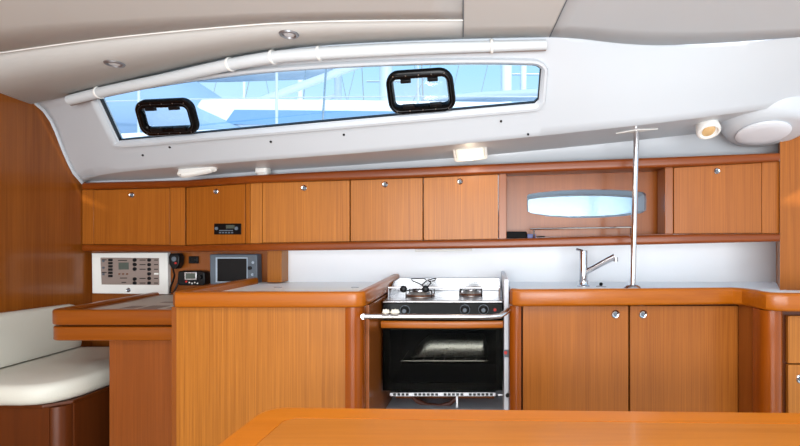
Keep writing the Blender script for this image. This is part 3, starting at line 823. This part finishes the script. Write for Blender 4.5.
obj('surface', prism(B(), [(-1.15, 1.92), (SX-.02, 1.92), (SX-.02, 2.655), (-1.15, 2.655)], .898, .925), M['counter'], t)
path = [(-1.165, 2.565), (-1.165, 1.93), (-1.14, 1.90), (-.51, 1.90)]+arc(-.495, 1.945, .045, 275, 360, 8)+[(-.447, 2.2, .004), (-.445, 2.645, .012)]
# split: left run, front run, stove-side run as one moulded edge
obj('wooden_edge', sweep(B(), path, rprof(.036, .897, .955, .01)), M['edge'], t)
for x in (278, 355):
    p = P(x, 287.5, .235*F/(287.5-VY))
    obj('finger_ring', lathe(B(), (p.x, p.y, .925), (0, 0, 1), [(.018, -.001), (.018, .0015), (.013, .0015), (.012, .0005), (0, .0005)], 24), M['steel'], t)

# ------------------------------------------------------------------ right galley unit
Dk = tab([(510, 2.02), (738, 2.085)])
t = thing('galley_cabinet', 'wide wooden cabinet with two locking doors right of the stove', 'cabinet', (.6, 2.35, 0))
yb0 = 306
obj('post', prism(B(), [(XD(522.5, 2.02), 2.07)]+[(q[0], q[1]) for q in arc(XD(522.5, 2.02)-.02, 2.05, .03, 300, 180, 8)]+[(XD(522.5, 2.02)-.05, 2.07)], 0, .888), M['post'], t)
obj('body', prism(B(), [(.10, 2.07), (XD(738, 2.085), 2.11), (1.03, 2.11), (1.03, 2.655), (.10, 2.655)], 0, .888), M['base_dark'], t)
for (a, b, lx_) in ((523, 628.4, 615.5), (630.2, 738, 643)):
    d = obj('door', quadpx(B(), a, b, yb0, 620, lambda x: Dk(x)+.002, .02), M['veneer_warm'], t, bevel=.0015)
    lockset(d, P(lx_, 314.3, Dk(lx_)+.001), .0165)
t = thing('drawer_unit', 'wooden drawer unit with a rounded post standing forward at the right edge', 'cabinet', (1.3, 2.2, 0))
obj('side_panel', prism(B(), [(XD(738.4, 2.085), 2.085), (XD(764, 1.935), 1.935), (XD(764, 1.935)+.03, 1.94), (XD(738.4, 2.085)+.03, 2.105)], 0, .888), M['veneer_red'], t)
px0, px1 = XD(763, 1.90), XD(788, 1.88)
cx = (px0+px1)/2
obj('post', prism(B(), [(px0+.004, 1.98)]+arc(cx, 1.925, (px1-px0)/2, 180, 360, 14)+[(px1-.004, 1.98)], 0, .888), M['post'], t, ang=50)
DF = 1.90
obj('body', box(B(), px1, 1.75, DF+.02, 2.25, 0, .888), M['base_dark'], t)
for (ya, yb, k) in ((316, 363.4, 0), (364.8, 425, 1), (426.2, 600, 0)):
    d = obj('drawer', quadpx(B(), 788.3, 925, ya, yb, DF, .018), M['veneer'], t, bevel=.0015)
    if k: lockset(d, P(800.5, 379, DF), .0165)
t = thing('worktop', 'white worktop with raised wooden edge curving forward at its right end', 'worktop', (.7, 2.35, .897))
xB = XD(737, 2.06)
epath = [(.0885, 2.03), (.098, 2.0), (.13, 1.985), (.4, 2.003), (XD(700, 2.04), 2.04), (XD(733, 2.052), 2.052), (XD(742, 2.03), 2.03), (XD(750, 1.985), 1.985), (XD(757, 1.93), 1.93), (XD(766, 1.885), 1.885), (XD(777, 1.862), 1.862), (XD(790, 1.855), 1.855), (1.75, 1.855)]
surf = [(p[0]+(.02 if 1.0 < p[0] < 1.06 and p[1] < 2.045 else 0), p[1]+(.02 if p[1] > 1.9 else .022)) for p in epath[2:-1]]+[(1.75, 1.875), (1.75, 2.255), (1.30, 2.255), (XD(776, WB)-.01, 2.655), (.105, 2.655), (.105, 2.03)]
obj('surface', prism(B(), surf, .898, .925), M['splash'], t)
obj('wooden_edge', sweep(B(), epath, [(u, z) for u, z in rprof(.036, .889, .955, .012)]), M['edge'], t)

# ------------------------------------------------------------------ stove
SD = 2.2
x0, x1 = XD(382.5, SD), XD(503, SD)
t = thing('gas_stove', 'small stainless gas stove with black oven door set between the cabinets', 'stove', ((x0+x1)/2, 2.4, .40))
top = ZD(303, SD)
obz = ZD(390, SD)
bm = B()
box(bm, x0+.004, x0+.02, SD+.02, 2.60, obz, top); box(bm, x1-.02, x1-.004, SD+.02, 2.60, obz, top)
box(bm, x0+.02, x1-.02, 2.585, 2.60, obz, top); box(bm, x0+.02, x1-.02, SD+.02, 2.585, obz, obz+.015); box(bm, x0+.02, x1-.02, SD+.02, 2.585, ZD(319, SD), ZD(317, SD))
obj('oven_body', bm, M['ovenblack'], t)
hob = obj('hob', box(B(), x0, x1, SD-.005, 2.61, top, ZD(300.5, SD)), M['steel'], t, bevel=.004)
hz = ZD(300.5, SD)
bz = ZD(278, 2.61)
obj('back_guard', box(B(), x0+.004, x1-.004, 2.60, 2.612, hz, bz), M['steel'], t, bevel=.002)
for (xa, sgn) in ((x0+.002, 1), (x1-.008, -1)):
    bm = B(); a = [(2.612, hz), (SD+.12, hz), (SD+.16, hz+.02), (2.45, bz-.004), (2.612, bz)]
    vs = [Vector((xa, p[0], p[1])) for p in a]; slab(bm, vs, Vector((.006, 0, 0)))
    obj('side_guard', bm, M['steel'], t)
obj('control_panel', box(B(), x0+.002, x1-.002, SD, SD+.02, ZD(317.5, SD), top), M['blackgloss'], t, bevel=.002)
for x, y in ((405, 310.3), (465, 309.5), (483.5, 309.5)):
    k = obj('knob', lathe(B(), P(x, y, SD), (0, -1, 0), [(.019, 0), (.019, .004), (.015, .006), (.014, .022), (.012, .024), (0, .024)], 24), M['black'], t)
    obj('knob_cap', lathe(B(), P(x, y, SD)+Vector((0, -.024, 0)), (0, -1, 0), [(.009, 0), (.008, .002), (0, .002)], 20), M['grey'], k)
    obj('knob_ring', lathe(B(), P(x, y, SD)+Vector((0, -.0005, 0)), (0, -1, 0), [(.0215, 0), (.0215, .002), (.0195, .002), (.0195, 0)], 24), M['grey'], k)
obj('igniter_button', lathe(B(), P(495, 309.8, SD), (0, -1, 0), [(.007, 0), (.006, .006), (0, .007)], 16), M['red'], t)
# burners
for (bx, byy, r) in ((420.5, 2.36, .062), (471, 2.40, .05)):
    X = XD(bx, byy)
    b0 = obj('burner', lathe(B(), (X, byy, hz), (0, 0, 1), [(r, 0), (r, .006), (r*.8, .010), (r*.72, .018), (r*.66, .022), (r*.3, .024), (0, .024)], 32), M['burner'], t)
    obj('burner_rim', tube(B(), [(X+r*.97*math.cos(a*PI/16), byy+r*.97*math.sin(a*PI/16), hz+.006) for a in range(32)], .0045, 8, closed=True), M['copper'], b0)
    obj('burner_cap', lathe(B(), (X, byy, hz+.024), (0, 0, 1), [(r*.62, 0), (r*.62, .005), (r*.5, .008), (0, .009)], 28), M['steel'], b0)
# pan supports and the fiddle bar with clamps across the hob
def wire(pts, name='pan_support', r=.0035, mat='iron'):
    return obj(name, tube(B(), pts, r, 8), M[mat], t)
for (bx, byy, r) in ((420.5, 2.36, .08), (471, 2.40, .07)):
    X = XD(bx, byy); bm = B()
    for k in range(4):
        a = PI/4+k*PI/2; d = Vector((math.cos(a), math.sin(a), 0)); c = Vector((X, byy, hz))
        tube(bm, [c+d*r, c+d*r+Vector((0, 0, .03)), c+d*r*.25+Vector((0, 0, .034)), c+Vector((0, 0, .034))], .003, 8)
    lathe(bm, (X, byy, hz+.032), (0, 0, 1), [(0, 0), (r*.3, 0), (r*.3, .003), (0, .003)], 20)
    obj('pan_support', bm, M['iron'], t)
yb_ = 2.27
obj('clamp_bar', tube(B(), [(x0+.008, yb_+.02, hz+.045), (x1-.012, yb_+.02, hz+.045)], .005, 10), M['chrome'], t)
for xx in (x0+.008, x1-.012): obj('bar_bracket', tube(B(), [(xx, yb_+.02, hz), (xx, yb_+.02, hz+.05)], .005, 8), M['steel'], t)
for bx in (403.5, 425.5):
    p = P(bx, 289, yb_+.0)
    kb = obj('clamp_knob', lathe(B(), p, (0, -1, 0), [(0, -.016), (.010, -.012), (.0155, -.003), (.0155, .003), (.010, .012), (0, .016)], 20), M['black'], t)
pts = [P(425, 287, 2.3), P(420, 284, 2.34), P(412, 280.5, 2.38), P(411, 279, 2.4), P(424, 278.6, 2.42), P(427, 280.5, 2.38), P(422, 285, 2.33)]
wire(pts, 'clamp_arm', .0028)
pts = [P(427, 287, 2.3), P(431, 283, 2.34), P(428, 280, 2.38), P(436, 278.3, 2.42), P(435, 280.6, 2.4), P(429, 281.6, 2.38)]
wire(pts, 'clamp_arm', .0028)
obj('pot_rest', tube(B(), [P(463, 288.5, 2.3), P(481, 287.7, 2.3)], .008, 12), M['steel'], t)
# oven door
dr = obj('oven_door', bandring(B(), [[Vector((x, SD-.004, z)) for x, z in ((x0+.002, ZD(320, SD)), (x1-.002, ZD(320, SD)), (x1-.002, obz), (x0+.002, obz))],
    [Vector((x, SD-.004, z)) for x, z in ((x0+.03, ZD(330, SD)), (x1-.03, ZD(330, SD)), (x1-.03, obz+.03), (x0+.03, obz+.03))],
    [Vector((x, SD+.018, z)) for x, z in ((x0+.03, ZD(330, SD)), (x1-.03, ZD(330, SD)), (x1-.03, obz+.03), (x0+.03, obz+.03))],
    [Vector((x, SD+.018, z)) for x, z in ((x0+.002, ZD(320, SD)), (x1-.002, ZD(320, SD)), (x1-.002, obz), (x0+.002, obz))]]), M['blackgloss'], t, smooth=False)
obj('door_glass', box(B(), x0+.003, x1-.003, SD-.009, SD-.0045, obz, ZD(328, SD)), M['ovenglass'], dr)
hp = [(x0+.0+(x1-x0)*s, SD-.035-.012*math.sin(PI*s)) for s in [i/10 for i in range(11)]]
obj('door_handle', sweep(B(), hp, rprof(.024, ZD(328, SD-.03), ZD(321, SD-.03), .006)), M['edge'], dr, label='curved varnished wooden handle')
for xx in (x0+.04, x1-.04): obj('handle_bracket', box(B(), xx-.008, xx+.008, SD-.025, SD-.004, ZD(326, SD), ZD(322, SD)), M['black'], dr)
rk = obj('oven_rack', tube(B(), [(x0+.05, SD+.10, ZD(360.5, SD+.1)), (x0+.08, SD+.06, ZD(361, SD+.06)), (x1-.08, SD+.06, ZD(361, SD+.06)), (x1-.06, SD+.10, ZD(360.5, SD+.1))], .0035, 8), M['chrome'], t)
bm = B()
for k in range(9):
    xx = x0+.07+k*(x1-x0-.14)/8; tube(bm, [(xx, SD+.06, ZD(361, SD+.06)), (xx, 2.56, ZD(361, SD+.06))], .0025, 6)
obj('rack_wire', bm, M['chrome'], rk)
obj('grill_tray', box(B(), x0+.03, x1-.03, SD+.0, SD+.1, ZD(396.5, SD), ZD(392.5, SD)), M['steel'], t, bevel=.002)
bm = B()
for k in range(24):
    if k in (4, 11, 17): continue
    xx = x0+.045+k*.0178; obj('vent_slot', box(B(), xx, xx+.012, SD-.001, SD+.01, ZD(395.6, SD), ZD(393.2, SD)), M['black'], t, smooth=False)
bm.free()
obj('hinge', tube(B(), [P(498, 395, 2.2), P(502.6, 395, 2.2)], .005, 8), M['steel'], t)
obj('foot', box(B(), XD(456, 2.3), XD(458, 2.3), 2.30, 2.31, .40, obz), M['steel'], t)
# curved silvery sheet on the rack inside the oven
bm = B(); rows = []
zr = ZD(361, SD+.06)+.004
for j in range(9):
    v = j/8; Yd = SD+.12+.26*v; row = []
    for i in range(17):
        u = i/16; X = XD(410, SD+.1)+.345*u
        hgt = .08*min(1, u/.22)**.7*min(1, (1-u)/.06+.0)**.6
        hgt *= (.55+.45*math.sin(PI*min(1, .15+v*.85)))if v < 1 else 0
        if v == 0: hgt = 0
        row.append(Vector((X, Yd, zr+max(0, hgt))))
    rows.append(row)
grid(bm, rows)
o = obj('silvery_sheet', bm, M['steel'], ang=50); s = o.modifiers.new('s', 'SOLIDIFY'); s.thickness = .003
tag(o, 'silvery curved sheet on the oven rack behind the dark glass', 'dish')

# crash bar in front
t = thing('crash_bar', 'long chrome safety bar across the front of the stove', 'rail', P(435, 320, 1.98))
pts = [P(363.5, 316.5, 1.90)+Vector((0, .0, 0)), P(385, 316.5, 1.925), P(440, 316.8, 1.955), P(490, 317, 1.985), P(500, 316, 1.995), P(505, 313, 2.01), P(508.5, 310, 2.03)]
obj('bar', tube(B(), pts, .010, 14), M['chrome'], t)
obj('end_plate', lathe(B(), P(363.5, 316.5, 1.90), (0, -1, 0), [(.010, 0), (.010, .004), (0, .004)], 20), M['chrome'], t)
t = thing('rail_clips', 'pair of white plastic clips on the left end of the chrome safety bar', 'clip', P(391, 316, 1.93))
for (x, w) in ((386, 5), (395, 7)):
    bm = B(); pts_ = [P(x-w/2+w*k/6, 313.2-(1.2 if k % 2 else 0)-.8*math.sin(PI*k/6), 1.90) for k in range(7)]
    tube(bm, pts_, [.006, .010, .011, .009, .011, .010, .006], 10)
    obj('clip', bm, M['offwhite'], t)
# gimbal side fittings, gap filler, recess
struct('wall_recess', box(B(), SX+.002, .099, 2.63, 2.655, 0, .9), M['tubewhite'])
o = obj('recess_board', box(B(), .0705, .088, 2.12, 2.62, 0, ZD(276, 2.3)), M['tubewhite'], bevel=.001)
tag(o, 'narrow white board in the gap right of the stove', 'board')
t = thing('gimbal_bracket', 'small steel bracket with a red ring in the gap right of the oven door', 'bracket', P(506, 353, 2.15))
obj('plate', quadpx(B(), 503.6, 508.6, 350, 357, 2.11, .004), M['grey'], t)
obj('ring', lathe(B(), P(505.6, 352.5, 2.108), (0, -1, 0), [(.007, 0), (.007, .006), (0, .006)], 14), M['red'], t)
obj('pin', lathe(B(), P(507.5, 395, 2.11), (0, -1, 0), [(.008, 0), (.008, .008), (0, .008)], 14), M['black'], t)
o = obj('recess_shelf', box(B(), SX+.002, .074, 2.24, 2.625, ZD(409, 2.3)-.02, ZD(409, 2.3)), M['tubewhite'])
tag(o, 'white ledge at the bottom of the recess under the oven', 'ledge')
o = obj('wooden_block', box(B(), XD(396, 2.45), XD(494, 2.45), 2.45, 2.47, ZD(409, 2.3)+.0005, ZD(396, 2.45)), M['veneer_red'])
tag(o, 'brown board standing behind the gas hose under the oven', 'board')
hp = [P(412, 396, 2.38), P(417, 401, 2.37), P(427, 405, 2.36), P(440, 406, 2.35), P(450, 403.5, 2.35), P(457, 397, 2.36)]
o = obj('gas_hose', tube(B(), hp, .010, 10), M['hose']); tag(o, 'drooping brown rubber gas hose under the oven', 'hose')

# ------------------------------------------------------------------ tap, post
fd = 2.42
t = thing('kitchen_tap', 'chrome tap with a long tilted spout behind the right worktop edge', 'tap', (XD(583, fd), fd, .925))
X = XD(583.5, fd)
obj('base', lathe(B(), (X, fd, .925), (0, 0, 1), [(.030, 0), (.030, .006), (.024, .01), (.022, .02), (.022, .03)], 28), M['chrome'], t)
obj('body', lathe(B(), (X, fd, .95), (0, 0, 1), [(.019, 0), (.019, ZD(252, fd)-.95), (.018, ZD(250.5, fd)-.95), (0, ZD(250, fd)-.95)], 28), M['chrome'], t)
obj('lever', tube(B(), [(X-.002, fd, ZD(251, fd)), (X-.018, fd+.01, ZD(250, fd)), (X-.028, fd+.02, ZD(249.4, fd))], .006, 10), M['chrome'], t)
sp = obj('spout', tube(B(), [P(584, 273, fd), P(596, 266.5, fd-.02), P(608, 260, fd-.04), P(615, 256.5, fd-.05)], [.013, .013, .014, .015], 14), M['chrome'], t)
obj('aerator', tube(B(), [P(615.5, 257.5, fd-.05), P(615.8, 261.5, fd-.05)], .011, 12), M['steel'], sp)
t = thing('sink_plug', 'small dark ring and plug lying beside the tap', 'plug', (XD(600, 2.4), 2.4, .925))
obj('ring', lathe(B(), (XD(601, 2.4), 2.4, .925), (0, 0, 1), [(.024, 0), (.024, .004), (.014, .006), (0, .006)], 20), M['steel'], t)
obj('knob', lathe(B(), (XD(601, 2.4), 2.4, .931), (0, 0, 1), [(.006, 0), (.009, .008), (.006, .014), (0, .015)], 14), M['black'], t)
t = thing('support_post', 'tall chrome handhold post from the worktop to the deckhead', 'post', P(632, 289, 2.15))
pb = Vector((XD(632.5, 2.14), 2.14, .925)); ptop, _, nn2 = under(636.5, .35)
obj('tube', tube(B(), [pb+Vector((0, 0, .004)), ptop], .0115, 18), M['chrome'], t)
obj('base_flange', lathe(B(), pb, (0, 0, 1), [(.036, 0), (.036, .022), (.030, .030), (.016, .036)], 28), M['chrome'], t)
p, a, n = under(637, .35); b_ = n.cross(a).normalized(); bm = B()
q = [(-.09, .0), (-.01, .035), (.09, -.005), (.02, -.03)]
slab(bm, [p+a*u+b_*v+n*.004 for u, v in q], -n*.004)
obj('top_plate', bm, M['white_pl'], t, bevel=.001)

# small strip lamp under the locker rail
o = obj('strip_light', tube(B(), [P(415, 250.5, 2.42), P(472, 249.6, 2.42)], .006, 10), M['white_pl']); tag(o, 'thin pale strip light under the lockers behind the stove', 'lamp')

# ------------------------------------------------------------------ foreground table
t = thing('saloon_table', 'large varnished wooden table top filling the bottom of the picture', 'table', (.3, .85, 0))
zt3 = .74
def tb(x, y): d = (H-zt3)*F/(y-VY); return (XD(x, d), d)
A = tb(272, 407); Bq = tb(800, 412.3)
sl = (Bq[1]-A[1])/(Bq[0]-A[0]); xr3 = 1.25
outer3 = [(-.548, .35), (-.540, A[1]-.05)]+arc(-.538+.05, A[1]-.05, .05, 175, 92, 7)+[(xr3, A[1]+sl*(xr3-A[0])), (xr3, .35)]
w = .075
inner3 = [(-.548+w, .35+w), (-.538+w, A[1]-w-.03)]+arc(-.538+w+.03, A[1]-w-.03, .03, 175, 92, 7)+[(xr3-w, A[1]+sl*(xr3-A[0])-w), (xr3-w, .35+w)]
bm = B()
zb3 = zt3-.035
bandring(bm, [[Vector((x, y, zb3)) for x, y in outer3], [Vector((x, y, zt3-.008)) for x, y in outer3], [Vector((x*.998+.0006, y-.006 if y > 1 else y+.003, zt3)) for x, y in outer3],
              [Vector((x, y, zt3)) for x, y in inner3], [Vector((x, y, zb3)) for x, y in inner3]])
obj('rim', bm, M['tablerim'], t, ang=50)
obj('top_panel', prism(B(), inner3, zb3+.004, zt3-.0012), M['table'], t)
obj('pedestal', prism(B(), rrect(.35, .8, .5, .22, .05, 6), .05, zb3), M['veneer_warm'], t)
obj('foot', prism(B(), rrect(.35, .8, .6, .32, .06, 6), 0, .05), M['trim'], t, bevel=.005)

# ------------------------------------------------------------------ outside
struct('trim_water', box(B(), -60, 60, 3.6, 120, -1.3, -1.2), M['water'])
def boat(name, lab, D, X0, X1, deck, roof, cat='sailboat'):
    w = 3.0; L = X1-X0
    t = thing(name, lab, cat, ((X0+X1)/2, D+w/2, -1.2), 'white sailboats moored outside')
    pl = []
    def plan(s):  # half width along the hull
        return w/2*(math.sin(PI*min(1, .18+s*.82))**.6)
    bm = B(); rows = []
    for zz, k in ((-1.2, .72), (deck-.5, .95), (deck-.06, 1.0), (deck, .97)):
        row = []
        N = 16
        for i in range(N+1):
            s = i/N; row.append((X0+L*s, D+w/2-plan(s)*k, zz+(.62*s*s if zz > 0 else 0)))
        for i in range(N, -1, -1):
            s = i/N; row.append((X0+L*s, D+w/2+plan(s)*k, zz+(.62*s*s if zz > 0 else 0)))
        rows.append([bm.verts.new(p) for p in row])
    n = len(rows[0])
    for A_, Z_ in zip(rows, rows[1:]):
        for i in range(n): bm.faces.new((A_[i], A_[(i+1) % n], Z_[(i+1) % n], Z_[i]))
    bm.faces.new(rows[-1]); bm.faces.new(rows[0][::-1])
    obj('hull', bm, M['hull'], t, ang=50)
    xa, xb = X0+L*.28, X0+L*.72
    bm = B(); slab(bm, [Vector((xa, D+.6, deck)), Vector((xb, D+.6, deck)), Vector((xb-.7, D+.6, roof)), Vector((xa+.25, D+.6, roof+.05))], Vector((0, w-1.2, 0)))
    cb = obj('coachroof', bm, M['hull'], t, bevel=.06, seg=3)
    bm = B(); slab(bm, [Vector((xa+.5, D+.58, roof-.22)), Vector((xb-1.9, D+.58, roof-.22)), Vector((xb-2.2, D+.58, roof-.1)), Vector((xa+.6, D+.58, roof-.08))], Vector((0, .03, 0)))
    obj('coachroof_window', bm, M['navy'], cb)
    # guard rail
    bm = B()
    for k in range(9):
        s = .06+.88*k/8; yy = D+w/2-plan(s)*.95; tube(bm, [(X0+L*s, yy, deck), (X0+L*s, yy, deck+.6+.2*s*s)], .012, 6)
    for hgt in (.32, .6):
        tube(bm, [(X0+L*(.06+.88*k/16), D+w/2-plan(.06+.88*k/16)*.95, deck+hgt+.2*(.06+.88*k/16)**2) for k in range(17)], .006, 6)
    obj('guard_rails', bm, M['alu'], t)
    xm = X0+L*.45
    m = obj('mast', tube(B(), [(xm, D+w/2, deck), (xm+.05, D+w/2, deck+12)], .075, 12), M['alu'], t)
    obj('boom', tube(B(), [(xm-.05, D+w/2, roof+.75), (xm-1.8, D+w/2, roof+.1)], .045, 12), M['alu'], m)
    obj('sail_cover', tube(B(), [(xm-.15, D+w/2, roof+1.3), (xm-L*.2, D+w/2, roof+1.2), (xm-L*.34, D+w/2, roof+1.1)], [.2, .17, .09], 12), M['hullshade'], m)
    bm = B()
    for q in ((xm-.3, D+.15), (xm+.3, D+w-.15), (X0+L*.98, D+w/2), (X0+.1, D+w/2)):
        tube(bm, [(q[0], q[1], deck), (xm, D+w/2, deck+11.5)], .01, 5)
    obj('rigging', bm, M['steel'], m)
    # spray hood
    bm = B(); rows = []
    for j in range(7):
        v = j/6; row = []
        for i in range(13):
            a_ = PI*i/12
            row.append(Vector((xa-1.3+2.1*v, D+w/2-math.cos(a_)*1.05, deck+.05+math.sin(a_)**.6*(.85 if v < .5 else .85-.75*(v-.5)/.5*.95))))
        rows.append(row)
    grid(bm, rows); hd = obj('spray_hood', bm, M['canvas'], t)
    s_ = hd.modifiers.new('s', 'SOLIDIFY'); s_.thickness = .02
    return t
boat('sailboat', 'nearest white sailboat outside, its blue hood filling the left of the long window', 4.4, -6.1, 4.9, 2.0, 2.45)
boat('sailboat', 'second white sailboat outside, behind the nearest one', 9.2, -8.2, 3.2, 2.6, 3.3)
boat('sailboat', 'farthest white sailboat outside, seen right of centre in the long window', 15.5, -3.5, 9.5, 3.6, 4.5)
for (x, D, r, lab) in ((299, 13, .10, 'thick pale mast standing left of the larger portlight'), (243, 20, .07, 'thin far mast above the blue hood'), (387, 17, .05, 'thin mast just left of the larger portlight'),
                  (505, 13, .2, 'thick pale mast near the right end of the long window'), (522, 16, .14, 'thinner mast at the far right end of the long window')):
    X = XD(x, D); bm = B(); tube(bm, [(X, D+6, -1.2), (X*(D+6)/D*0+X, D+6, 15)], r, 12)
    t = thing('distant_mast', lab, 'mast', (X*(D+6)/D, D+6, -1.2), 'masts in the marina outside')
    X = X*(D+6)/D
    bm.free(); bm = B(); tube(bm, [(X, D+6, -1.2), (X+.1, D+6, 15)], r, 12)
    obj('spar', bm, M['hull'], t)
    bm = B(); tube(bm, [(X-.9, D+6, 8), (X+.9, D+6, 8)], .04, 8); obj('spreader', bm, M['alu'], t)
    bm = B(); tube(bm, [(X-3.2, D+6, 1), (X, D+6, 14.5)], .014, 5); tube(bm, [(X+2.8, D+6, 1), (X, D+6, 14.5)], .014, 5); obj('stay', bm, M['steel'], t)

# ------------------------------------------------------------------ light
w = bpy.data.worlds.new('world'); C.world = w; w.use_nodes = True; nt = w.node_tree
bg = nt.nodes['Background']
tc = nt.nodes.new('ShaderNodeTexCoord'); sp_ = nt.nodes.new('ShaderNodeSeparateXYZ'); cr = nt.nodes.new('ShaderNodeValToRGB')
nt.links.new(tc.outputs['Generated'], sp_.inputs[0]); nt.links.new(sp_.outputs['Z'], cr.inputs[0])
cr.color_ramp.elements[0].position = 0; cr.color_ramp.elements[0].color = lin((238, 246, 253))
cr.color_ramp.elements[1].position = .6; cr.color_ramp.elements[1].color = lin((140, 195, 242))
e = cr.color_ramp.elements.new(.3); e.color = lin((172, 216, 248))
nt.links.new(cr.outputs[0], bg.inputs[0]); bg.inputs[1].default_value = 1.15
def area(name, loc, rot, sx, sy_, power, col=(1, 1, 1)):
    l = bpy.data.lights.new(name, 'AREA'); l.shape = 'RECTANGLE'; l.size = sx; l.size_y = sy_; l.energy = power; l.color = col
    o = bpy.data.objects.new(name, l); COL.objects.link(o); o.location = loc; o.rotation_euler = rot; return o
# unseen area lights, added as fill to brighten the cabin
area('fill_behind', (.2, -3.6, .95), (math.radians(92), 0, 0), 4.2, 1.8, 215, (.95, .98, 1))  # broad soft fill added behind the viewpoint
area('fill_overhead', (.0, .80, 1.80), (0, 0, 0), 2.2, .7, 20, (.95, .98, 1))  # fill added just below the headliner, lifts worktops and table
area('fill_upward', (0, -.25, .95), (math.radians(168), 0, 0), .8, .4, 22, (.95, .98, 1))  # upward fill added to brighten the headliner
sl_ = bpy.data.lights.new('sun', 'SUN'); sl_.energy = 3.6; sl_.angle = math.radians(2); sl_.color = (1, .96, .9)
so = bpy.data.objects.new('sun', sl_); COL.objects.link(so); so.rotation_euler = (math.radians(38), math.radians(18), 0)
pl = bpy.data.lights.new('lamp_glow', 'POINT'); pl.energy = .25; pl.color = (1, .85, .65); pl.shadow_soft_size = .03
po = bpy.data.objects.new('lamp_glow', pl); COL.objects.link(po); p, a, n = under(470, .5); po.location = p+n*.07

C.view_settings.view_transform = 'Standard'; C.view_settings.look = 'None'; C.view_settings.gamma = 1
C.view_settings.exposure = 0.25; C.view_settings.use_curve_mapping = False
